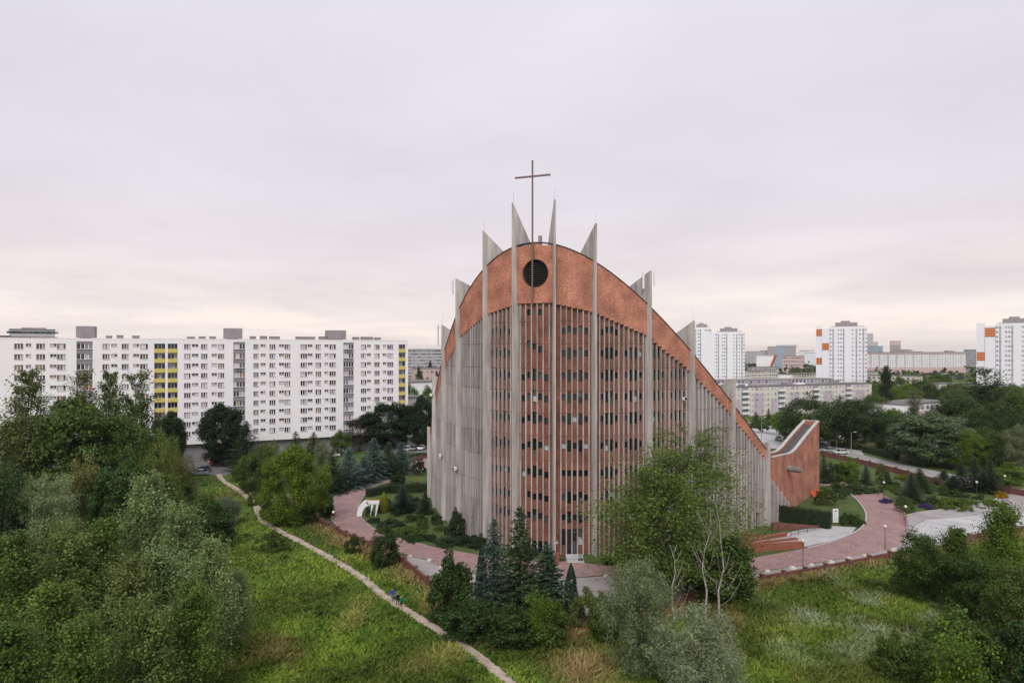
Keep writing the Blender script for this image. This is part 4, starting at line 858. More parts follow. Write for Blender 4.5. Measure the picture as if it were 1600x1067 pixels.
for k, px, D, top, w, c, lb in (
    ('aspen0', 232, 86, 752, 120, ASP, 'tall grey green aspen above the middle of the left thicket'), ('aspen1', 300, 84, 790, 110, ASP, 'grey green aspen leaning right near the silver shrub'),
    ('aspen2', 160, 80, 815, 130, GREEN, 'green aspen left of the tall grey green one'), ('aspen1', 95, 74, 832, 140, OLIVE, 'olive aspen in the left part of the thicket'),
    ('aspen0', 332, 68, 838, 110, ASP, 'pointed grey green aspen at the right edge of the thicket'), ('aspen2', 250, 70, 846, 150, ASP, 'wide aspen in the centre of the thicket'),
    ('aspen0', 20, 70, 830, 150, GREEN, 'aspen at the far left side of the thicket'), ('aspen1', 180, 64, 872, 150, OLIVE, 'aspen in front of the centre of the thicket'),
    ('aspen2', 80, 60, 895, 170, GREEN, 'low aspen at the lower left of the thicket'), ('aspen0', 300, 60, 905, 130, GREEN, 'aspen standing over the meadow edge near the bottom'),
    ('aspen1', 225, 55, 935, 150, OLIVE, 'olive aspen at the bottom of the thicket'), ('aspen2', 20, 54, 955, 170, GREEN, 'low aspen in the bottom left corner'), ('aspen0', 130, 52, 965, 150, GREEN, 'aspen at the bottom right of the corner one'),
    ('aspen2', 365, 74, 890, 80, ASP, 'small grey green aspen reaching out over the meadow')):
    c = tuple(v * 1.35 for v in c) if c is not ASP else c
    T(k, px, 0, top + (14 if D < 72 else 0), w * .84, c, 'aspen_tree', lb, D=D)
T('shrub0', 330, 858, 792, 86, DARK, 'bush', 'dark round bush at the upper left edge of the meadow', 'bush')
T('willow0', 356, 822, 774, 44, (.18, .21, .135), 'silver_shrub', 'pale silver shrub beside the trodden path', 'bush')
T('shrub1', 425, 862, 829, 46, GREEN, 'bush', 'low green bush in the meadow left of the path', 'bush')
T('shrub1', 322, 830, 770, 50, GREEN, 'bush', 'green bush behind the pale silver shrub', 'bush')
T('lime', 459, 818, 699, 114, LIME, 'lime_tree', 'big yellow green tree left of the red path')
T('maple1', 390, 770, 708, 52, GREEN, 'leafy_tree', 'green tree left behind the big yellow green one')
T('maple1', 418, 765, 690, 50, OLIVE, 'leafy_tree', 'olive tree half behind the big yellow green one')
# row of conifers beside the red path and dark trees in front of the block
for k, px, b_, top, w, c, lb in (
    ('spruce0', 462, 752, 672, 44, PINE, 'dark spruce top over the yellow green tree'), ('spruce0', 545, 762, 697, 56, BLUE, 'leftmost blue spruce beside the red path'), ('spruce1', 568, 755, 711, 42, BLUE, 'small blue spruce in front of the row by the path'),
    ('spruce0', 584, 748, 683, 54, BLUE, 'tallest blue spruce in the row by the path'), ('spruce1', 607, 744, 690, 44, PINE, 'green spruce right of the tallest blue one'), ('spruce0', 628, 738, 690, 48, BLUE, 'blue spruce at the right end of the row'), ('spruce1', 520, 770, 700, 44, PINE, 'dark green spruce at the left end of the row')):
    T(k, px, b_, top, w, c, 'spruce_tree', lb)
T('dome', 604, 700, 624, 94, DEEP, 'maple_tree', 'big dark maple in front of the right end of the white block')
T('round', 562, 704, 650, 52, (.038, .030, .026), 'plum_tree', 'dark purple tree left of the big dark maple')
T('dome', 662, 700, 620, 52, DEEP, 'maple_tree', 'dark tree touching the left edge of the church')
T('round', 534, 712, 674, 32, GREEN, 'leafy_tree', 'small round green tree before the base of the white block')
T('spruce1', 490, 716, 674, 38, OLIVE, 'spruce_tree', 'olive conifer before the grey base of the white block')
T('willow1', 505, 728, 690, 40, SILVER, 'bush', 'pale bush behind the blue spruces', 'bush')
T('round', 640, 0, 600, 30, GREEN, 'leafy_tree', 'green tree beside the yellow balconies at the block end', D=270)
T('round', 672, 0, 606, 40, GREEN, 'leafy_tree', 'green tree before the white hall left of the church', D=285)
T('column', 672, 0, 562, 8, DEEP, 'poplar_tree', 'narrow dark poplar before the far grey slab', D=560)
T('round', 655, 0, 575, 16, DARK, 'leafy_tree', 'tiny dark tree before the far pink block left of the church', D=410)
T('round', 685, 0, 585, 26, DARK, 'leafy_tree', 'dark tree hugging the far pink block left of the church', D=400)
# shrubs in the garden left of the church
gs = [('ball', 655, 742, 716, 24, DEEP, 'dark clipped bush far left under the church'), ('shrub0', 622, 757, 738, 26, DEEP, 'dark juniper at the bend of the red path'),
      ('spruce1', 629, 800, 756, 32, (.020, .044, .030), 'dark green young spruce in the church garden'), ('spruce1', 664, 802, 766, 26, PINE, 'small dark spruce beside the left church fin'), ('thuja', 600, 800, 768, 15, (.16, .17, .02), 'golden thuja behind the white monument'),
      ('cone', 713, 838, 792, 30, PINE, 'upright dark pine bush against the grey ribbed wall'), ('mat', 740, 852, 834, 60, DEEP, 'low dark juniper mat below the grey ribbed wall'), ('mat', 700, 850, 838, 50, PINE, 'low juniper mat left of the dark one by the wall'),
      ('mat', 640, 836, 822, 50, GREEN, 'green ground cover in the middle of the left garden'), ('mat', 610, 822, 808, 44, PINE, 'dark ground cover beside the white monument'), ('mat', 625, 832, 823, 26, (.16, .18, .03), 'yellow green ground cover patch in the left garden'), ('ball', 660, 826, 810, 22, GREEN, 'small round bush in the left garden'), ('ball', 682, 820, 802, 20, PINE, 'small dark round bush near the grey wall'),
      ('shrub0', 600, 884, 825, 54, DARK, 'round dark bush over the brick fence left'), ('shrub1', 553, 866, 836, 30, DARK, 'small dark bush by the left brick fence'),
      ('ball', 1290, 788, 761, 38, GREEN, 'clipped round bush on the lawn beside the brick wing'), ('ball', 1311, 778, 763, 26, DARK, 'dark clipped bush behind the round one by the wing'), ('mat', 1328, 818, 800, 44, DARK, 'low clipped bush beside the white sign'),
      ('mat', 985, 884, 868, 95, DEEP, 'low dark hedge plants under the ribs right of the entrance'), ('mat', 820, 868, 848, 45, DEEP, 'dark bush under the cross bay of the church')]
for k, px, b_, top, w, c, lb in gs: T(k, px, b_, top, w, c, 'bush' if k != 'spruce1' else 'young_spruce', lb, 'bush' if k != 'spruce1' else 'tree')
# trees in front of the church
T('cone', 706, 972, 858, 92, DARK, 'leafy_tree', 'dark green bushy tree left of the conifers before the church')
T('thuja', 752, 945, 853, 20, (.014, .034, .020), 'thuja', 'dark columnar thuja left of the blue spruce', 'tree')
T('spruce0', 772, 950, 806, 66, (.055, .10, .082), 'spruce_tree', 'blue green spruce in front of the church left of the entrance')
T('spruce0', 812, 962, 788, 88, (.048, .078, .034), 'spruce_tree', 'tallest dark spruce in front of the church')
T('spruce1', 856, 972, 847, 84, (.046, .082, .048), 'spruce_tree', 'bushy green spruce right of the tallest dark one')
T('thuja', 892, 950, 880, 23, (.012, .032, .016), 'thuja', 'slim dark thuja standing alone before the entrance', 'tree')
T('shrub0', 912, 982, 920, 50, OLIVE, 'bush', 'grey green bush right of the slim thuja', 'bush')
for k, px, b_, top, w, c, lb in (('shrub1', 740, 1000, 935, 100, DARK, 'dark shrub at the left foot of the front conifers'), ('shrub0', 800, 1006, 945, 100, DARK, 'dark shrub below the tallest spruce'), ('shrub1', 860, 1004, 938, 80, GREEN, 'leafy shrub below the bushy spruce'), ('scrub', 845, 1012, 955, 50, BRIGHT, 'bright green sapling before the front conifers'), ('shrub0', 945, 1000, 930, 56, GREEN, 'green shrub left of the grey willow')):
    T(k, px, b_, top, w, c, 'bush', lb, 'bush')
T('birch', 1035, 930, 676, 305, (.125, .185, .052), 'birch_tree', 'large airy green birch covering the right part of the church front')
T('shrub0', 1128, 932, 846, 125, (.06, .10, .028), 'leafy_tree', 'green tree behind the two bare birch trunks')
T('willow0', 1000, 1050, 872, 138, (.20, .24, .125), 'willow_tree', 'grey green willow left of the bare birches')
T('willow1', 1088, 1105, 945, 180, (.235, .27, .165), 'willow_tree', 'silvery willow at the bottom right of centre')
# bare birches
def bare_birch(px, base, top, label, seed):
    p = gp(px, base); h = CAMH - (top - HOR) / F * p.y; e = empty('bare_birch', p, 0, label, 'tree'); g = random.Random(seed); b = MB()
    tr = [Vector((g.uniform(-.12, .12) * i, g.uniform(-.1, .1) * i, h * i / 6)) for i in range(7)]; tr[0].z = -.1
    b.tube(tr, [.14, .12, .10, .08, .055, .035, .015], 7); b.build('trunk', M['birch'], e, smooth=True)
    for k in range(11):
        t = g.uniform(.16, .92); f = t * 6; i = int(f); st = tr[i].lerp(tr[min(6, i + 1)], f - i); a = g.uniform(0, 6.28); L = h * (1 - t * .6) * g.uniform(.16, .36)
        q = [st, st + Vector((math.cos(a) * L * .35, math.sin(a) * L * .35, L * .3)), st + Vector((math.cos(a) * L * .6, math.sin(a) * L * .6, L * .75)), st + Vector((math.cos(a) * L * .75, math.sin(a) * L * .75, L * 1.15))]
        c = MB(); c.tube(q, [.035, .026, .017, .006], 5); q2 = [q[1], q[1] + Vector((math.cos(a + .8) * L * .3, math.sin(a + .8) * L * .3, L * .4))]; c.tube(q2, [.017, .005], 4); c.build('branch', M['birch'], e, smooth=True)
bare_birch(1103, 985, 796, 'bare white birch trunk left of its twin in front of the green tree', 3)
bare_birch(1125, 992, 782, 'bare white birch trunk right of its twin in front of the green tree', 8)
bare_birch(1053, 985, 850, 'thin bare birch stem rising from the grey willow', 12)
# right foreground
for k, px, b_, top, w, c, lb in (('maple1', 1440, 940, 832, 90, (.06,.11,.028), 'dark green tree at the end of the brick fence'), ('aspen2', 1488, 946, 826, 84, (.085,.14,.03), 'pointed green tree right of the fence end'), ('maple0', 1525, 975, 862, 110, (.055,.10,.026), 'dark broad tree below the parking lot'), ('aspen1', 1585, 960, 790, 90, BRIGHT, 'bright green tree at the right edge below the parking lot'), ('maple1', 1590, 1030, 880, 110, GREEN, 'green tree at the lower right edge'),
    ('shrub1', 1500, 1075, 958, 150, (.095, .145, .036), 'green bush at the bottom right'), ('shrub0', 1400, 1060, 990, 70, GREEN, 'low bush left of the bottom right bushes'), ('scrub', 1500, 1130, 1038, 90, BRIGHT, 'bright green sapling at the bottom right'), ('shrub0', 1580, 1090, 980, 120, DARK, 'dark bush in the bottom right corner')):
    T(k, px, b_, top, w, c, 'leafy_tree' if k[:3] in ('map', 'asp') else 'bush', lb, 'tree' if k[:3] in ('map', 'asp') else 'bush')
# garden right of the red path
for k, px, b_, top, w, c, lb in (
    ('spruce1', 1287, 754, 708, 24, PINE, 'dark spruce beside the brick wing'), ('shrub0', 1325, 752, 716, 36, BRIGHT, 'bright green bush in the right garden'), ('shrub1', 1303, 752, 722, 34, DARK, 'dark bush left of the bright green one'), ('spruce1', 1353, 757, 725, 20, PINE, 'small pointed spruce in the right garden'), ('shrub1', 1377, 757, 724, 22, OLIVE, 'open pine bush in the right garden'), ('thuja', 1387, 757, 735, 9, DEEP, 'tiny dark thuja in the right garden'),
    ('spruce0', 1424, 783, 738, 40, PINE, 'dark conifer in the middle of the right garden'), ('spruce1', 1437, 768, 730, 36, DARK, 'dark green conifer behind the middle one'), ('ball', 1414, 799, 776, 32, GREEN, 'round green bush at the railing'), ('ball', 1457, 790, 773, 21, DARK, 'small dark ball bush in the right garden'),
    ('spruce1', 1475, 757, 733, 30, DARK, 'low spreading conifer left of the tall dark group'), ('spruce0', 1502, 764, 717, 30, DEEP, 'leftmost of the tall dark spruces by the bend'), ('spruce0', 1523, 768, 713, 34, DEEP, 'tallest dark spruce by the bend'), ('spruce0', 1548, 770, 718, 36, DEEP, 'rightmost dark spruce by the bend'), ('spruce1', 1536, 768, 735, 30, BLUE, 'bluish spruce between the dark ones by the bend'), ('spruce1', 1490, 766, 742, 36, PINE, 'short dark conifer at the front of the group by the bend'),
    ('mat', 1480, 792, 779, 70, (.11, .15, .03), 'yellow green juniper mat on the right lawn'), ('mat', 1430, 752, 741, 60, (.12, .15, .03), 'bright juniper mat along the grey road'), ('mat', 1500, 787, 777, 60, (.09, .13, .03), 'second yellow green juniper mat toward the bend'), ('mat', 1340, 768, 757, 70, (.05, .085, .03), 'trimmed ground cover along the red path'),
    ('mat', 1384, 785, 777, 22, (.11, .08, .22), 'purple flowering lavender beside the railing'), ('mat', 1448, 794, 785, 24, (.11, .08, .22), 'purple flowering lavender on the lawn edge'), ('mat', 1564, 778, 766, 18, (.36, .22, .02), 'yellow orange flower bed by the lamp')):
    T(k, px, b_, top, w, c, {'spruce0': 'spruce_tree', 'spruce1': 'spruce_tree'}.get(k, 'bush'), lb, 'tree' if 'spruce' in k else 'bush')
# background wood on the right, largest first
for k, px, b_, top, w, c, lb in (
    ('dome', 1455, 727, 646, 128, (.125, .175, .090), 'big silver green willow behind the red fence'), ('maple0', 1265, 700, 616, 84, (.06,.095,.036), 'dark tree with pale trunk above the brick wing'), ('maple1', 1330, 700, 622, 92, (.06,.09,.034), 'broad dark tree right above the brick wing'), ('maple1', 1232, 690, 640, 42, GREEN, 'green tree left above the brick wing'),
    ('round', 1218, 680, 642, 28, LIME, 'small lime green tree before the cream slab'), ('spruce1', 1201, 664, 637, 16, DARK, 'small dark cone shaped tree before the cream slab'), ('spruce1', 1181, 668, 642, 20, DARK, 'leftmost small tree before the cream slab'), ('round', 1192, 676, 655, 22, GREEN, 'low light green tree in the car park'),
    ('column', 1384, 662, 569, 24, DEEP, 'dark columnar poplar rising over the right wood'), ('maple0', 1385, 706, 645, 66, DARK, 'dark tree between the broad dark tree and the willow'), ('maple1', 1365, 672, 616, 56, GREEN, 'green tree right of the cream slab'), ('lime', 1372, 690, 645, 44, BRIGHT, 'bright green tree before the columnar poplar'),
    ('round', 1466, 640, 618, 16, DEEP, 'small oval dark tree before the pink school'), ('wispy0', 1428, 676, 612, 26, SILVER, 'thin pale tree at the white corner of the school'), ('round', 1435, 668, 632, 30, BRIGHT, 'bright tree before the pink school'), ('maple0', 1500, 705, 612, 80, (.065,.10,.036), 'dark green tree right of the pink school'), ('wispy1', 1545, 700, 578, 84, (.075,.105,.042), 'tallest dark tree in the right wood'), ('maple1', 1580, 690, 612, 70, (.085,.125,.036), 'green tree near the right edge of the wood'), ('willow1', 1548, 680, 600, 70, OLIVE, 'olive tree behind the tallest dark one'),
    ('lime', 1510, 735, 672, 62, BRIGHT, 'bright street tree behind the dark spruces'), ('lime', 1558, 738, 676, 60, (.075, .115, .03), 'bright street tree right of the first'), ('willow0', 1596, 745, 662, 60, SILVER, 'pale street tree at the right edge'), ('shrub0', 1572, 757, 724, 60, BRIGHT, 'bright green hedge bush behind the red fence'), ('round', 1485, 712, 670, 40, GREEN, 'small green street tree right of the big willow'), ('round', 1400, 690, 655, 30, GREEN, 'small green tree left of the big willow')):
    T(k, px, b_, top, w, c, {'column': 'poplar_tree', 'spruce1': 'conifer'}.get(k, 'leafy_tree'), lb)
for k, px, b_, top, w, c, lb in (
    ('maple0', 1420, 715, 640, 60, DARK, 'dark tree just left of the big silver willow'), ('maple1', 1300, 694, 632, 60, GREEN, 'green tree between the two dark ones above the wing'), ('lime', 1395, 700, 640, 50, BRIGHT, 'bright tree left behind the silver willow'), ('maple1', 1530, 700, 625, 80, GREEN, 'leafy tree in front of the tallest dark one'), ('maple0', 1570, 712, 640, 80, DARK, 'dark tree above the far street at right'), ('maple1', 1605, 705, 615, 80, GREEN, 'large tree cut by the right edge above the street'), ('lime', 1535, 728, 668, 56, (.07, .115, .03), 'green street tree between the bright ones'), ('maple0', 1350, 690, 640, 50, DARK, 'dark tree beside the broad one above the wing'), ('round', 1585, 735, 690, 44, BRIGHT, 'small bright street tree near the right edge'), ('maple1', 1480, 700, 630, 60, OLIVE, 'olive tree right behind the big silver willow')):
    T(k, px, b_, top, w, c, 'leafy_tree', lb)
rb = random.Random(21)
KN = ['maple0', 'maple1', 'round', 'lime', 'willow0', 'maple0', 'wispy1']
for i in range(270):
    px = rb.uniform(1235, 1640)
    if px < 1385: D = rb.choice([rb.uniform(385, 398), rb.uniform(440, 505), rb.uniform(600, 800)]); h = rb.uniform(8, 12.5)
    else: D = 1 / rb.uniform(1 / 640, 1 / 232); h = rb.uniform(8, 15)
    if 1400 < px < 1492 and D < 300: continue
    if 1540 < px and D < 290: continue
    if px > 1500 and D > 400: h = min(h, 11)
    k = rb.choice(KN); c = rb.choice([GREEN, DARK, OLIVE, BRIGHT, OLIVE, GREEN, (.10, .15, .04)])
    top = HOR + (CAMH - h) * F / D; w = h * rb.uniform(.7, 1.05) * F / D
    T(k, px, 0, top, w, c, 'distant_tree', 'small distant tree in the green belt between housing blocks at right', group='distant trees on the right', D=D)
for i in range(26):
    px = rb.uniform(600, 735); D = rb.uniform(320, 900); h = rb.uniform(7, 13); top = HOR + (CAMH - h) * F / D
    T(rb.choice(KN), px, 0, top, h * .95 * F / D, rb.choice([GREEN, DARK, OLIVE]), 'distant_tree', 'small distant tree between the white block and the church', group='distant trees at the centre', D=D)
for i in range(30):
    px = rb.uniform(1120, 1290); D = rb.choice([rb.uniform(386, 396), rb.uniform(445, 500), rb.uniform(620, 900)]); h = rb.uniform(6, 11); top = HOR + (CAMH - h) * F / D
    T(rb.choice(KN), px, 0, top, h * 1.1 * F / D, rb.choice([GREEN, DARK, OLIVE]), 'distant_tree', 'small distant tree squeezed between the slab roofs beside the church', group='distant trees between the slabs', D=D)
# far wood closing the horizon: one mass
g = np.random.default_rng(5); n = 26000
D = g.uniform(700, 3200, n); pxs = g.uniform(-100, 1700, n); X = (pxs - 800) / F * D; hz2 = 7 + 3.5 * np.sin(X * .021) + 3 * np.sin(X * .05 + D * .01); Z = g.uniform(0, 1, n) * hz2
me = quads_mesh('far_wood', leaves(np.stack([X, D, Z], 1), 7.0, .6, g), M['leaf']); o = link('far_wood', me, None, color=(.05, .065, .03)); tag(o, 'dark wooded belt along the horizon between far buildings', 'wood', kind='stuff')
# ---------------------------------------------------------------- hedges
def hedge(P, Q, width, h, label, col=DEEP, seed=1, dens=42):
    p, rz, ln = frame2(P, Q); e = empty('hedge', p, rz, label, 'hedge'); b = MB(); b.box(.15, ln - .15, -width / 2 + .15, width / 2 - .15, 0, h - .15); b.build('branches', M['hedge'], e)
    g = np.random.default_rng(seed); n = int((ln * h * 2 + ln * width + 2 * width * h) * dens); f = g.choice(4, n, p=np.array([ln * h, ln * h, ln * width, 2 * width * h]) / (2 * ln * h + ln * width + 2 * width * h))
    x = g.uniform(0, ln, n); y = g.uniform(-width / 2, width / 2, n); z = g.uniform(.05, h, n); nn = np.zeros((n, 3))
    y[f == 0] = -width / 2; nn[f == 0, 1] = -1; y[f == 1] = width / 2; nn[f == 1, 1] = 1; z[f == 2] = h; nn[f == 2, 2] = 1; e3 = f == 3; x[e3] = np.where(g.uniform(size=e3.sum()) < .5, 0, ln); nn[e3, 0] = np.sign(x[e3] - 1)
    C = np.stack([x, y, z], 1) + g.normal(size=(n, 3)) * .07
    o = link('foliage', quads_mesh('foliage', leaves(C, .2, .6, g, nn, 1.0), M['leaf']), e, color=col); return e
hedge(gp(1205, 812), gp(1298, 826), 1.6, 3.0, 'tall clipped dark hedge beside the sunken entrance', DEEP, 1)
hedge(gp(574, 776), gp(612, 768), 1.6, 1.7, 'clipped hedge at the bend of the red path behind the monument', DEEP, 2)
hedge(gp(612, 770), gp(670, 768), 1.6, 1.9, 'clipped hedge running from the path bend to the church', DEEP, 3)
hedge(gp(590, 800), gp(668, 795), 1.8, 1.5, 'low dark hedge between the monument and the church', (.024, .042, .018), 4)
hedge(gp(1300, 697), gp(1345, 703), 1.5, 1.6, 'dark hedge behind the two parked cars', DARK, 5, 20)
hedge(gp(1350, 706), gp(1402, 719), 1.8, 1.9, 'dark hedge between the verge and the red fence', DARK, 6, 20)
hedge(gp(640, 717), gp(690, 713), 1.6, 1.5, 'dark hedge beyond the red path left of the church', DEEP, 7, 20)
# ---------------------------------------------------------------- brick fences with posts
def fence(pts, label, h=1.1, step=4.2, th=.25, capm='ramp_brick', post_h=.25):
    e = empty('brick_fence', pts[0], 0, label, 'fence'); o = pts[0]
    for P, Q in zip(pts, pts[1:]):
        ln = (Q - P).length; n = max(1, round(ln / step)); rz = math.atan2((Q - P).y, (Q - P).x)
        for i in range(n):
            a = P.lerp(Q, i / n); c = P.lerp(Q, (i + 1) / n); l2 = (c - a).length
            b = MB(); b.box(.2, l2 - .2, -th / 2, th / 2, 0, h); b.build('panel', M['brickw'], e, a - o, rz)
            b = MB(); b.box(.2, l2 - .2, -th / 2 - .05, th / 2 + .05, h + .005, h + .07); b.build('coping', M['brickw'], e, a - o, rz)
            b = MB(); b.box(-.2, .2, -.22, .22, 0, h + post_h); b.box(-.27, .27, -.29, .29, h + post_h + .004, h + post_h + .12); b.build('post', M['brickw'], e, a - o, rz)
    b = MB(); b.box(-.2, .2, -.22, .22, 0, h + post_h); b.box(-.27, .27, -.29, .29, h + post_h + .004, h + post_h + .12); b.build('post', M['brickw'], e, pts[-1] - o, rz)
fence([gp(492, 814), gp(541, 840), gp(580, 856)], 'low brick fence beside the big yellow green tree', .9, 3.2)
fence([gp(617, 872), gp(668, 916), gp(720, 953)], 'low brick fence by the three walkers', 1.1, 4.4)
fence([gp(720, 953), gp(800, 979), gp(900, 981), gp(1000, 965), gp(1100, 934)], 'brick fence hidden behind the front conifers and shrubs', 1.0, 4.2)
fence([gp(1190, 908), gp(1290, 891), gp(1390, 871), gp(1418, 866)], 'low brick fence along the right red path above the meadow', .7, 4.2)
fence([gp(1490, 853), gp(1560, 838), gp(1640, 827)], 'brick fence at the lower edge of the right parking lot', 1.2, 4.2)
fence([gp(1284, 712), gp(1340, 724), gp(1400, 739), gp(1460, 756), gp(1500, 767)], 'long dark red fence between the grey road and the verge', 1.3, 4.5)
fence([gp(1552, 766), gp(1610, 777), gp(1680, 788)], 'dark red fence behind the bend at the right edge', 1.3, 4.5)
fence([gp(640, 722), gp(675, 713)], 'low dark red fence beyond the red path left of the church', .9, 3)
# ---------------------------------------------------------------- lamps, stones, kerbs
lamp0 = None
def lamp(px, base, h, label, globe=.26):
    e = empty('street_lamp', gp(px, base), 0, label, 'lamp', 'globe lamps along the paths')
    b = MB(); b.tube([(0, 0, 0), (0, 0, .5), (0, 0, h - .2)], [.07, .05, .04], 6); b.build('pole', M['pole'], e)
    b = MB(); b.dome((0, 0, h), globe, globe, globe, 10, 6, lo=-math.pi / 2); b.build('globe', M['lamp_glass'], e, smooth=True)
    b = MB(); b.tube([(0, 0, h - .3), (0, 0, h - .2)], [.1, .12], 8); b.build('collar', M['pole'], e)
lamp(1254.5, 886, 3.9, 'globe lamp at the corner of the brick ramps')
lamp(1383, 858, 3.7, 'globe lamp in the middle of the red path at right')
lamp(1415, 823, 3.7, 'globe lamp at the end of the wooden railing')
lamp(1381, 775, 3.0, 'globe lamp in the right garden near the lavender')
lamp(1526, 776, 3.2, 'globe lamp in front of the dark spruces')
lamp(1570, 770, 3.8, 'globe lamp at the bend by the yellow flowers')
lamp(1294, 752, 3.2, 'globe lamp by the dark spruce near the wing')
lamp(521, 830, 3.4, 'dark globe lamp at the left bend of the red path')
lamp(534, 764, 3.2, 'globe lamp before the blue spruces')
lamp(585, 748, 3.2, 'globe lamp between the blue spruces')
def tall_lamp(px, base, h, label, tilt=1):
    e = empty('street_light', gp(px, base), 0, label, 'lamp', 'tall street lights'); b = MB(); b.tube([(0, 0, 0), (0, 0, h)], [.12, .06], 6); b.tube([(0, 0, h), (tilt * 1.2, 0, h + .3)], .04, 5); b.build('pole', M['metal_grey'], e)
    b = MB(); b.box(tilt * 1.2 - .35, tilt * 1.2 + .35, -.15, .15, h + .25, h + .38); b.build('lamp_head', M['white'], e)
for px, ba, h, lb in ((1307, 700, 8.2, 'tall street light above the parked cars'), (1190, 688, 8, 'street light in the car park before the cream slab'), (1330, 706, 6, 'thin street light right of the parked cars'), (1438, 712, 11, 'street light rising over the big willow'), (1477, 690, 12, 'street light over the right wood')): tall_lamp(px, ba, h, lb)
def boulder(px, py, s, label, seed):
    g = random.Random(seed); b = MB(); b.dome((0, 0, -.05), s, s * .85, s * .8, 9, 4); b.v = [(x * g.uniform(.88, 1.12), y * g.uniform(.88, 1.12), z * g.uniform(.9, 1.1)) for x, y, z in b.v]
    o = b.build('boulder', M['stone'], None, gp(px, py), g.uniform(0, 6), smooth=True); tag(o, label, 'stone', 'pale stones along the paved border')
for i, (px, py, s, lb) in enumerate(((641, 869, .45, 'pale stone at the upper corner of the left grey strip'), (671, 875.5, .5, 'pale stone in the middle of the left grey strip edge'), (689, 886, .4, 'pale stone left of the dark thuja'), (947, 900, .45, 'pale round stone before the entrance'), (1199, 893, .5, 'leftmost pale stone along the right path edge'), (1238, 888, .6, 'second pale stone along the right path edge'), (1268, 883, .45, 'pale stone right of the corner lamp'), (1299, 879, .6, 'pale stone half way along the right path edge'), (1326, 873, .6, 'pale stone before the middle lamp'), (1351, 868, .45, 'small pale stone left of the middle lamp'), (1397, 861, .7, 'large pale stone at the end of the right path'))): boulder(px, py, s, lb, i)
def kerb(pts, label, w=.22, h=.13, name='kerb_line', mat='kerb'):
    P = catmull(pts, 6); b = MB()
    for a, c in zip(P, P[1:]):
        d = (c - a).normalized(); s = Vector((-d.y, d.x, 0)) * w / 2; q = [a - s, c - s, c + s, a + s]; b.hexa(q + [v + Vector((0, 0, h)) for v in q])
    o = b.build(name, M[mat]); tag(o, label, 'kerb'); return o
kerb([gp(624, 873), gp(641, 869)], 'short white kerb at the upper end of the left grey strip', .35)
kerb([gp(1262, 856), gp(1300, 846), gp(1340, 829), gp(1352, 815), gp(1352, 800), gp(1340, 782), gp(1322, 767)], 'kerb along the inner edge of the right red path')
kerb([gp(1416, 806), gp(1440, 800), gp(1500, 793), gp(1548, 783), gp(1566, 772)], 'kerb between the right garden and the parking lot')
kerb([gp(1420, 856), gp(1428, 838), gp(1450, 812)], 'pale kerb at the mouth of the parking lot', .3)
kerb([gp(*p) for p in RING_OUT[3:9]], 'kerb along the outer edge of the left red path', .2, .1, mat='grey_pave')
kerb([gp(*p) for p in RING_IN[17:25]], 'kerb between the left garden and the red path', .2, .1, mat='grey_pave')
# ---------------------------------------------------------------- monument, sign, ramps
mo = empty('white_monument', gp(575, 806), 0, 'white curved monument with two slanted pillars and yellow flowers', 'monument')
sc_ = gp(575, 806).y / F
b = MB(); n = 14; outer, inner = [], []
for i in range(n + 1):
    t = i / n; a = math.pi * (1.05 - .55 * t)
    outer.append((-.2 + 1.9 * math.cos(a), 3.1 * math.sin(a) - .05)); inner.append((.35 + 1.5 * math.cos(a), 2.2 * math.sin(a) - .1))
for (x0, z0), (x1, z1), (u0, w0), (u1, w1) in zip(outer, outer[1:], inner, inner[1:]):
    b.hexa([(x0, -.3, max(0, z0)), (u0, -.3, max(0, w0)), (u0, .5, max(0, w0)), (x0, .5, max(0, z0)), (x1, -.3, z1), (u1, -.3, w1), (u1, .5, w1), (x1, .5, z1)])
b.box(-.2, 2.2, -.3, .5, 2.35, 3.05); b.build('curved_wall', M['white'], mo)
for x in (.75, 1.75):
    b = MB(); b.hexa([(x - .35, -.15, 0), (x - .2, -.15, 0), (x - .2, .3, 0), (x - .35, .3, 0), (x - .1, -.2, 2.4), (x + .35, -.2, 2.4), (x + .35, .35, 2.4), (x - .1, .35, 2.4)]); b.build('pillar', M['white'], mo)
for i in range(4):
    g = np.random.default_rng(i); C = g.normal(size=(120, 3)) * np.array([.16, .12, .08]) + np.array([.1 + i * .55, .1, 3.2]); link('flower_clump', quads_mesh('flowers', leaves(C, .14, .7, g), M['leaf']), mo, color=(.45, .32, .02))
hedge(gp(572, 806), gp(583, 805), 1.0, 1.6, 'clipped bush growing inside the white monument', DARK, 9, 60)
sg = empty('information_sign', gp(1305.5, 818), 0, 'white upright information sign beside the clipped hedge', 'sign'); b = MB(); b.box(-.5, .5, -.05, .05, .25, 2.75); b.build('board', M['white'], sg)
b = MB()
for k in range(9): b.box(-.36, .36 - (k % 3) * .12, -.058, -.052, 1.95 - k * .17, 2.0 - k * .17)
b.box(-.3, .3, -.058, -.052, 2.2, 2.5); b.build('lettering', M['metal_grey'], sg)
b = MB(); b.box(-.4, -.32, -.03, .03, 0, .25); b.box(.32, .4, -.03, .03, 0, .25); b.build('leg', M['metal_grey'], sg)
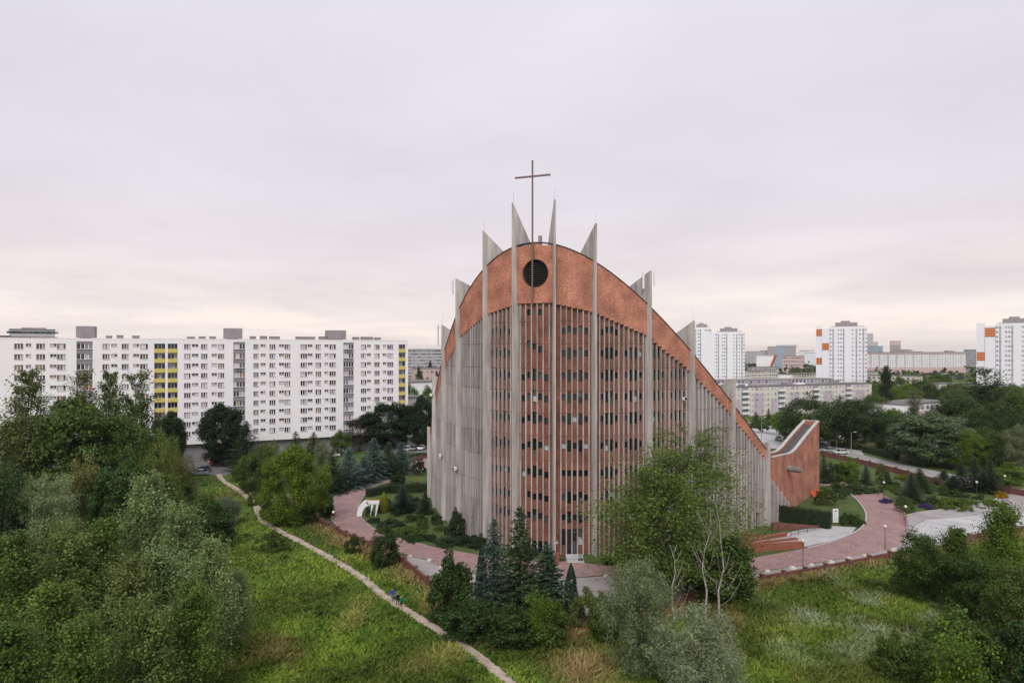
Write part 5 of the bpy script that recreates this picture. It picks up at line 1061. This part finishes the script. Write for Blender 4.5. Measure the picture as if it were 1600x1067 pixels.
# radiating low brick walls above the sunken way down
rp = empty('brick_ramps', gp(1225, 850), 0, 'fan of low orange brick walls beside the pale forecourt', 'wall'); ro = gp(1225, 850)
def lowwall(a, c, h0, h1, th=.5, top=None):
    d = (c - a).normalized(); s = Vector((-d.y, d.x, 0)) * th / 2; q = [a - s, c - s, c + s, a + s]; q = [v - ro for v in q]; b = MB()
    b.hexa(q + [q[0] + Vector((0, 0, h0)), q[1] + Vector((0, 0, h1)), q[2] + Vector((0, 0, h1)), q[3] + Vector((0, 0, h0))]); o = b.build('low_wall', M['ramp_brick'], rp)
    s2 = s * 1.12; q = [a - s2 - ro, c - s2 - ro, c + s2 - ro, a + s2 - ro]; hh = [h0, h1, h1, h0]; b = MB(); b.hexa([v + Vector((0, 0, h_ + .005)) for v, h_ in zip(q, hh)] + [v + Vector((0, 0, h_ + .1)) for v, h_ in zip(q, hh)]); k = b.build('wall_cap', M['ramp_brick'], o)
lowwall(gp(1177, 862), gp(1255, 856), 1.2, 1.0); lowwall(gp(1174, 858), gp(1245, 848), 1.0, .8); lowwall(gp(1172, 854), gp(1228, 842), 1.0, 1.1); lowwall(gp(1168, 846), gp(1205, 838), .5, .3); lowwall(gp(1160, 842), gp(1186, 835), .9, .3); lowwall(gp(1122, 848), gp(1176, 862), 1.0, 1.2)
for a, c in (((1180, 860), (1246, 852)), ((1178, 856), (1236, 846))):
    b = MB(); b.tube([gp(*a) - ro + Vector((0, 0, .7)), gp(*c) - ro + Vector((0, 0, .6))], .35, 6); b.build('rubble_band', M['grey_pave'], rp)
rw = empty('retaining_wall', gp(1207, 829), 0, 'dark brick retaining wall under the tall clipped hedge', 'wall'); ro2 = gp(1207, 829)
d = gp(1287, 824) - ro2; b = MB(); s = Vector((-d.y, d.x, 0)).normalized() * .2; q = [Vector((0, 0, 0)) - s, d - s, d + s, s]; b.hexa(q + [v + Vector((0, 0, 1.5)) if i in (0, 3) else v + Vector((0, 0, .25)) for i, v in enumerate(q)]); b.build('wall', M['brickw'], rw)
def railing(pts, label, h=1.0, mat='wood', name='railing'):
    e = empty(name, pts[0], 0, label, 'railing'); o = pts[0]; P = catmull(pts, 4)
    for hh in (h, h * .55): b = MB(); b.tube([p - o + Vector((0, 0, hh)) for p in P], .045, 5); b.build('rail', M[mat], e)
    for p in P[::2]: b = MB(); b.tube([p - o, p - o + Vector((0, 0, h))], .05, 5); b.build('post', M[mat], e)
railing([gp(1345, 762), gp(1372, 774), gp(1392, 786), gp(1408, 802), gp(1415, 822)], 'brown wooden railing along the outer bend of the red path')
railing([gp(1236, 838), gp(1262, 832), gp(1280, 827)], 'thin dark metal railing above the sunken entrance', .9, 'pole')
b = MB(); gg = random.Random(4)
for i in range(6):
    for j in range(3): b.quad(*[(x * .4 + gg.uniform(-.08, .08), y * .3 + gg.uniform(-.2, .2), .2 + x * .0 + (j + dz) * .45) for x, y, dz in ((i - 3, j, 0), (i - 2, j, 0), (i - 2, j, 1), (i - 3, j, 1))])
o = b.build('orange_banner', M['signal_orange'], None, gp(1277, 777)); o.rotation_euler = (0, 0, .4); tag(o, 'crumpled orange red banner at the foot of the brick wing', 'banner')
# entrance furniture
lp = empty('brick_pillar_lamp', gp(870, 879), 0, 'red brick pillar carrying a dark lantern by the entrance', 'lamp'); b = MB(); b.box(-.3, .3, -.3, .3, 0, 1.35); b.box(-.36, .36, -.36, .36, 1.355, 1.5); b.build('pillar', M['ramp_brick'], lp)
b = MB(); b.tube([(0, 0, 1.5), (0, 0, 2.9)], .05, 6); b.build('pole', M['pole'], lp); b = MB(); b.tube([(0, 0, 2.9), (0, 0, 3.3)], [.14, .22], 6); b.build('lantern', M['lamp_glass'], lp); b = MB(); b.tube([(0, 0, 3.31), (0, 0, 3.55)], [.3, .06], 6); b.build('lantern_cap', M['pole'], lp)
for px, lb in ((879, 'dark bench left of the entrance step'), (908, 'dark bench right of the entrance step')):
    e = empty('bench', gp(px, 877), .3, lb, 'bench')
    for z, y in ((.42, 0), (.42, .2), (.65, .35), (.85, .38)): b = MB(); b.box(-.3, .3, y - .08, y + .08, z, z + .05); b.build('slat', M['wood'], e)
    for x in (-.25, .25): b = MB(); b.box(x - .04, x + .04, -.05, .4, 0, .42); b.build('leg', M['pole'], e)
# ---------------------------------------------------------------- cars
def car_proto():
    e = empty('parked_car', (0, 0, 0))
    prof = [(-2.1, .35), (-2.15, .62), (-2.05, .86), (-1.35, .95), (1.45, .98), (2.05, .92), (2.15, .62), (2.1, .32)]
    cab = [(-1.25, .96), (-.55, 1.42), (1.05, 1.45), (1.7, .97)]
    b = MB()
    def ext(pts, w0, w1, m):
        A = [(x, -(w0 if i in (0, len(pts) - 1) or z < 1 else w1), z) for i, (x, z) in enumerate(pts)]; B = [(x, -y, z) for x, y, z in A]; b.poly(A, m); b.poly(B[::-1], m)
        for k in range(len(pts)): j = (k + 1) % len(pts); b.quad(A[k], B[k], B[j], A[j], m)
    ext(prof, .86, .84, 0); body = b.build('body', M['paint'], e)
    b = MB(); ext(cab, .80, .64, 0); gl = b.build('windows', M['carglass'], e)
    b = MB(); b.hexa([(-.5, -.645, 1.43), (1.0, -.645, 1.46), (1.0, .645, 1.46), (-.5, .645, 1.43), (-.4, -.56, 1.49), (.95, -.56, 1.51), (.95, .56, 1.51), (-.4, .56, 1.49)]); b.build('roof', M['paint'], e)
    b = MB()
    for y in (-1, 1):
        for x0, x1 in ((-.62, -.52), (.3, .4)): b.hexa([(x0 - .0, y * .79, .97), (x1, y * .79, .97), (x1, y * .81, .97), (x0, y * .81, .97), (x0, y * .655, 1.42), (x1, y * .655, 1.42), (x1, y * .67, 1.42), (x0, y * .67, 1.42)])
    b.build('pillar', M['paint'], e)
    for x in (-1.35, 1.3):
        for y in (-.8, .8):
            w = MB(); w.tube([(0, -.1, 0), (0, .1, 0)], .32, 12); o = w.build('wheel', M['tyre'], e, (x, y, .32)); w = MB(); w.tube([(0, -.11, 0), (0, .11, 0)], .19, 10); w.build('rim', M['rim'], o)
    for y in (-.62, .62):
        w = MB(); w.box(-2.17, -2.09, y - .16, y + .16, .64, .78); w.build('headlight', M['white'], e); w = MB(); w.box(2.08, 2.17, y - .14, y + .14, .66, .84); w.build('tail_light', M['red_lamp'], e)
    return e
cars = [(316, 737, 15, (.05, .08, .13), 'dark blue car parked at the left end of the trodden path'), (337, 723, 75, (.55, .03, .035), 'red car parked below the big round maple'), (353, 722, 80, (.25, .27, .3), 'grey car right of the red car'), (312, 742, 15, (.3, .32, .35), 'grey car half hidden before the dark blue one'),
        (637, 704, 80, (.7, .7, .72), 'white car at the left of three beyond the conifers'), (647, 703, 80, (.2, .2, .22), 'dark car between two white ones beyond the conifers'), (659, 702, 80, (.75, .75, .78), 'white car nearest the church at left'), (519, 714, 40, (.7, .7, .72), 'white car glimpsed among the spruces'),
        (1296, 706, 8, (.35, .37, .4), 'grey car just right of the brick wing'), (1314, 709, 8, (.68, .68, .71), 'silver car right of the grey one by the wing'), (1283, 699, 8, (.06, .07, .09), 'dark car peeping out behind the brick wing'), (1216, 688, 60, (.05, .06, .08), 'black car in the car park left of the wing'), (1229, 690, 60, (.06, .09, .15), 'dark blue car in the car park above the wing'), (1238, 694, 60, (.5, .52, .55), 'silver car in the car park touching the wing edge'),
        (1170, 666, 5, (.6, .6, .62), 'white car before the cream slab'), (1192, 668, 5, (.3, .32, .35), 'grey car before the cream slab'), (1560, 835, 20, (.05, .07, .12), 'dark blue car behind the right parking fence'), (1530, 715, 30, (.1, .1, .12), 'dark car on the far street at right'), (1545, 717, 30, (.65, .65, .68), 'white car on the far street at right')]
proto = car_proto()
for i, (px, py, a, c, lb) in enumerate(cars):
    o = proto if i == 0 else copy_tree(proto)
    o.location = gp(px, py, .05); o.rotation_euler = (0, 0, R(a)); tag(o, lb, 'car', 'parked cars')
    for ch in o.children:
        if ch.name.split('.')[0] in ('body', 'roof', 'pillar'): ch.color = (*c, 1)
# ---------------------------------------------------------------- three walkers
def person(px, py, label, top, bottom, hair, h=1.75, heading=0, stride=.22, shorts=False, seed=0):
    e = empty('person', gp(px, py, .047), heading, label, 'person', 'walkers on the path')
    k = h / 1.75; s = stride
    J = {'pel': (0, 0, .95), 'wst': (0, -.01, 1.12), 'chs': (0, -.02, 1.32), 'nek': (0, -.02, 1.47), 'hd0': (0, .01, 1.56), 'hd1': (0, .02, 1.68)}
    r = {'pel': (.16, .12), 'wst': (.15, .11), 'chs': (.185, .125), 'nek': (.06, .06), 'hd0': (.085, .095), 'hd1': (.08, .09)}
    E_ = [('pel', 'wst'), ('wst', 'chs'), ('chs', 'nek'), ('nek', 'hd0'), ('hd0', 'hd1')]
    for q, sg_ in (('l', 1), ('r', -1)):
        f = s * sg_
        J.update({q + 'hip': (.1 * sg_, 0, .88), q + 'kne': (.1 * sg_, f * .55 + .03, .5), q + 'ank': (.1 * sg_, f - .04, .09 + (.05 if f < 0 else 0)), q + 'toe': (.11 * sg_, f + .14, .035), q + 'sho': (.2 * sg_, -.02, 1.40), q + 'elb': (.27 * sg_, -f * .5 - .03, 1.13), q + 'wri': (.25 * sg_, -f * .9 + .06, .9), q + 'hnd': (.24 * sg_, -f + .09, .81)})
        r.update({q + 'hip': (.095, .1), q + 'kne': (.062, .065), q + 'ank': (.042, .045), q + 'toe': (.04, .03), q + 'sho': (.07, .07), q + 'elb': (.048, .048), q + 'wri': (.032, .035), q + 'hnd': (.03, .04)})
        E_ += [('pel', q + 'hip'), (q + 'hip', q + 'kne'), (q + 'kne', q + 'ank'), (q + 'ank', q + 'toe'), ('chs', q + 'sho'), (q + 'sho', q + 'elb'), (q + 'elb', q + 'wri'), (q + 'wri', q + 'hnd')]
    ks = list(J); me = bpy.data.meshes.new('body'); me.from_pydata([Vector(J[n]) * k for n in ks], [(ks.index(a), ks.index(c)) for a, c in E_], [])
    o = bpy.data.objects.new('body', me); COL.objects.link(o); md = o.modifiers.new('skin', 'SKIN'); md.use_smooth_shade = True
    for i, n in enumerate(ks): sv = me.skin_vertices[0].data[i]; sv.radius = (r[n][0] * k, r[n][1] * k); sv.use_root = n == 'pel'
    o.modifiers.new('sub', 'SUBSURF').levels = 1
    dg = bpy.context.evaluated_depsgraph_get(); m2 = bpy.data.meshes.new_from_object(o.evaluated_get(dg)); bpy.data.objects.remove(o)
    mats = [M['skin'], flat('top_cloth', top, .9), flat('bottom_cloth', bottom, .9), hair, flat('shoes', (.35, .33, .33), .8)]; m2.materials.clear()
    for mt in mats: m2.materials.append(mt)
    for p in m2.polygons:
        c = p.center / k; z = c.z; arm = abs(c.x) > .205 and z < 1.25
        if z < .11: i = 4
        elif arm and z < (.93): i = 0
        elif arm: i = 1
        elif z < (.5 if shorts else .15): i = 0
        elif z < .98: i = 2
        elif z < 1.46: i = 1
        elif z > 1.6 or c.y < -.015: i = 3
        else: i = 0
        p.material_index = i; p.use_smooth = True
    link('body', m2, e); return e
hd = R(-155)
person(613.5, 940, 'walker in a bright blue jacket on the path', (.03, .05, .42), (.10, .16, .26), M['hair'], 1.8, hd, .2)
person(621.5, 947, 'walker dressed all in black on the path', (.012, .012, .014), (.012, .012, .014), M['fair_hair'], 1.72, hd, -.2)
person(627, 951, 'walker in a green top and dark shorts on the path', (.0, .16, .09), (.015, .02, .03), M['fair_hair'], 1.65, hd, .18, True)
# ---------------------------------------------------------------- meadow grass
def inside(x, y, poly):
    c = np.zeros(len(x), bool); n = len(poly)
    for i in range(n):
        a, b_ = poly[i], poly[(i + 1) % n]; k = ((a.y > y) != (b_.y > y)) & (x < (b_.x - a.x) * (y - a.y) / (b_.y - a.y + 1e-12) + a.x); c ^= k
    return c
def vnoise(x, y, s, seed):
    g = np.random.default_rng(seed); t = g.uniform(size=(128, 128)); fx, fy = x / s, y / s; i, j = np.floor(fx).astype(int), np.floor(fy).astype(int); u, v = fx - i, fy - j; u = u * u * (3 - 2 * u); v = v * v * (3 - 2 * v)
    q = lambda a, b_: t[a % 128, b_ % 128]
    return (q(i, j) * (1 - u) + q(i + 1, j) * u) * (1 - v) + (q(i, j + 1) * (1 - u) + q(i + 1, j + 1) * u) * v
g = np.random.default_rng(9); n = 450000
Dp = 1 / g.uniform(1 / 188, 1 / 58, n); pxs = g.uniform(-40, 1640, n); X = (pxs - 800) / F * Dp; pyy = HOR + CAMH * F / Dp
fp = [Vector((p.x, p.y, 0)) for p in FENCE]; ok = ~inside(X, Dp, fp); ok &= ~((pxs > 1150) & (Dp > 125)); ok &= ~((pxs < 200) & (Dp > 80)) & ~((pxs > 275) & (pxs < 366) & (pyy < 745)) & ~((pxs > 480) & (Dp > 150))
PA = np.array([(p.x, p.y) for p in PATH]); dmin = np.full(n, 99.)
for p in PA: dmin = np.minimum(dmin, np.hypot(X - p[0], Dp - p[1]))
ok &= dmin > .6 + .12 * np.sin(X * 2.1) * np.sin(Dp * 1.7) + g.uniform(-.1, .25, n)
fd = np.full(n, 99.)
for a, b_ in zip(fp[4:21], fp[5:22]):
    for t in np.linspace(0, 1, 12): q = a.lerp(b_, t); fd = np.minimum(fd, np.hypot(X - q.x, Dp - q.y))
X, Dp, dmin, fd, pxs, pyy = X[ok], Dp[ok], dmin[ok], fd[ok], pxs[ok], pyy[ok]; n = len(X)
# taller weeds standing together in clumps
nc = 520; ci = g.choice(n, nc); ci = ci[dmin[ci] > 1.6]; nb_ = 46; cr2 = g.uniform(.25, .9, len(ci)); X2 = np.repeat(X[ci], nb_) + g.normal(size=len(ci) * nb_) * np.repeat(cr2, nb_) * .6; Y2 = np.repeat(Dp[ci], nb_) + g.normal(size=len(ci) * nb_) * np.repeat(cr2, nb_) * .6
clv = np.concatenate([np.zeros(n), np.repeat(g.uniform(.35, 1, len(ci)), nb_)]); cdk = np.concatenate([np.ones(n), np.repeat(g.choice([.55, .7, .85, 1.0], len(ci)), nb_)])
dmin, fd = np.concatenate([dmin, np.repeat(dmin[ci], nb_)]), np.concatenate([fd, np.repeat(fd[ci], nb_)])
X, Dp = np.concatenate([X, X2]), np.concatenate([Dp, Y2]); n = len(X); pxs = 800 + F * X / Dp; pyy = HOR + CAMH * F / Dp
big, mid, fin_ = vnoise(X, Dp, 9, 1), vnoise(X, Dp * .8, 3.2, 2), vnoise(X, Dp, 1.1, 3)
dry = np.clip((1 - fd / 5.0), 0, 1) * (.6 + 1.0 * mid) * 1.0 + np.clip(big * .75 + mid * .55 - .64, 0, 1) * 1.1
dry += np.clip(1 - np.hypot((pxs - 905) / 75, (pyy - 1045) / 42), 0, 1) * .95 + np.clip(1 - np.hypot((pxs - 790) / 110, (pyy - 1000) / 16), 0, 1) * .5
dry *= np.where((pxs > 1160) & (fd > 3), .35, 1); dry = np.clip(dry + g.normal(size=n) * .1, 0, 1)
right = pxs > 1160
silver = np.where(right, np.clip(vnoise(X, Dp, 4.5, 5) * .8 + mid * .6 + fin_ * .25 - .82, 0, 1) * 2.2 * np.clip(1.05 - np.hypot((pxs - 1350) / 190, (pyy - 970) / 85), 0, 1) ** .6, 0); silver = np.clip(silver, 0, 1)
cg = np.stack([np.interp(mid, [0.2, .8], [.088, .165]), np.interp(mid, [0.2, .8], [.165, .245]), np.interp(mid, [.2, .8], [.016, .028])], 1)
dk = np.where(right, .95, 1.0) * np.interp(vnoise(X, Dp, 6, 6), [.25, .75], [.52, 1.15]); cg *= (dk * cdk)[:, None]
cdry = np.array([.30, .215, .095]); cs = np.array([.27, .33, .19])
colr = cg * (1 - dry[:, None]) + cdry * dry[:, None]; colr = colr * (1 - silver[:, None]) + cs * silver[:, None]; colr *= g.uniform(.7, 1.3, (n, 1))
hgt = (.16 + .34 * np.clip(mid * .6 + big * .6 - .2, 0, 1) + .35 * dry + .08 * silver + .05 * right) * g.uniform(.6, 1.3, n) + clv * .38 * g.uniform(.5, 1.1, n); wid = g.uniform(.08, .17, n); az = g.uniform(0, math.pi, n)
lean = g.normal(size=(n, 2)) * .75 * hgt[:, None]; lean[:, 0] += .2 * hgt
V = np.zeros((n, 3, 3)); V[:, 0, 0] = X - np.cos(az) * wid; V[:, 0, 1] = Dp - np.sin(az) * wid; V[:, 1, 0] = X + np.cos(az) * wid; V[:, 1, 1] = Dp + np.sin(az) * wid; V[:, 2, 0] = X + lean[:, 0]; V[:, 2, 1] = Dp + lean[:, 1]; V[:, 2, 2] = hgt
mg = bpy.data.materials.new('grass_blades'); mg.use_nodes = True; t = mg.node_tree; at_ = t.nodes.new('ShaderNodeVertexColor'); at_.layer_name = 'tint'; t.links.new(at_.outputs[0], t.nodes['Principled BSDF'].inputs['Base Color']); t.nodes['Principled BSDF'].inputs['Roughness'].default_value = .7; t.nodes['Principled BSDF'].inputs['Specular IOR Level'].default_value = .15
me = quads_mesh('meadow_grass', V.reshape(-1, 3), mg, 3); ca = me.color_attributes.new('tint', 'FLOAT_COLOR', 'POINT'); c4 = np.ones((n * 3, 4), np.float32); c4[:, :3] = np.repeat(colr, 3, 0); ca.data.foreach_set('color', c4.ravel())
nrm = np.tile(np.array([0, 0, 1.0]), (len(me.vertices), 1)); 
o = link('meadow_grass', me); tag(o, 'green and straw coloured grass of the wild meadow', 'grass', kind='stuff')

# ---------------------------------------------------------------- ground cover in the gardens, hedgerow bushes
ru = random.Random(31)
LB = [('mat', 585, 815, 26, PINE), ('mat', 600, 832, 30, GREEN), ('mat', 645, 845, 36, DARK), ('mat', 670, 843, 34, DEEP), ('mat', 655, 812, 30, DARK), ('mat', 690, 828, 26, GREEN), ('mat', 720, 846, 40, DEEP), ('mat', 760, 858, 36, DEEP), ('mat', 632, 778, 30, DARK), ('mat', 650, 760, 26, DEEP), ('mat', 610, 762, 24, DARK), ('ball', 640, 815, 16, DARK), ('ball', 700, 836, 16, PINE), ('ball', 620, 806, 16, DEEP), ('mat', 600, 786, 30, DARK), ('mat', 650, 786, 34, DEEP), ('ball', 672, 775, 16, DEEP), ('mat', 640, 830, 30, PINE)]
for i, (k, px, py, w, c) in enumerate(LB):
    T(k, px, py, py - w * (.28 if k == 'mat' else .8), w, c, 'garden_shrub', 'low dark shrub in the planted garden left of the church', 'bush', 'shrubs in the left church garden')
for i in range(34):
    px = ru.uniform(1300, 1560); lo = 752 + (px - 1300) * .06; hi = 768 + (px - 1300) * .085; py = ru.uniform(lo, max(lo + 4, min(hi, 792))); k = ru.choice(['mat', 'mat', 'ball', 'mat']); w = ru.uniform(14, 40) if k == 'mat' else ru.uniform(9, 15)
    T(k, px, py, py - w * (.25 if k == 'mat' else .85), w, ru.choice([DARK, GREEN, (.10, .14, .03), PINE, (.08, .12, .03)]), 'garden_shrub', 'low shrub or juniper in the planted garden right of the red path', 'bush', 'shrubs in the right church garden')
for i, (px, py, top, w, c) in enumerate([(272, 772, 738, 44, OLIVE), (280, 790, 745, 50, GREEN), (372, 752, 728, 26, GREEN), (395, 790, 770, 22, OLIVE), (262, 815, 765, 60, GREEN), (300, 815, 775, 46, DARK), (345, 800, 785, 24, OLIVE), (420, 810, 785, 30, DARK), (480, 818, 790, 40, DARK), (510, 806, 770, 30, DARK)]):
    T('shrub0' if i % 2 else 'shrub1', px, py, top, w, c, 'wild_bush', 'wild bush in the scrub along the upper end of the trodden path', 'bush', 'wild bushes by the path')
# ---------------------------------------------------------------- evening haze
hb = MB(); hb.box(-5200, 5200, -150, 8200, -1.6, 72); hm = bpy.data.materials.new('haze'); hm.use_nodes = True; t = hm.node_tree
for n_ in list(t.nodes):
    if n_.type != 'OUTPUT_MATERIAL': t.nodes.remove(n_)
pv = t.nodes.new('ShaderNodeVolumePrincipled'); pv.inputs['Color'].default_value = (.90, .88, .93, 1); pv.inputs['Density'].default_value = .00006; pv.inputs['Anisotropy'].default_value = .2
t.links.new(pv.outputs[0], [n_ for n_ in t.nodes if n_.type == 'OUTPUT_MATERIAL'][0].inputs['Volume'])
tag(hb.build('haze', hm), 'thin evening haze over the housing estate', 'haze', kind='stuff')
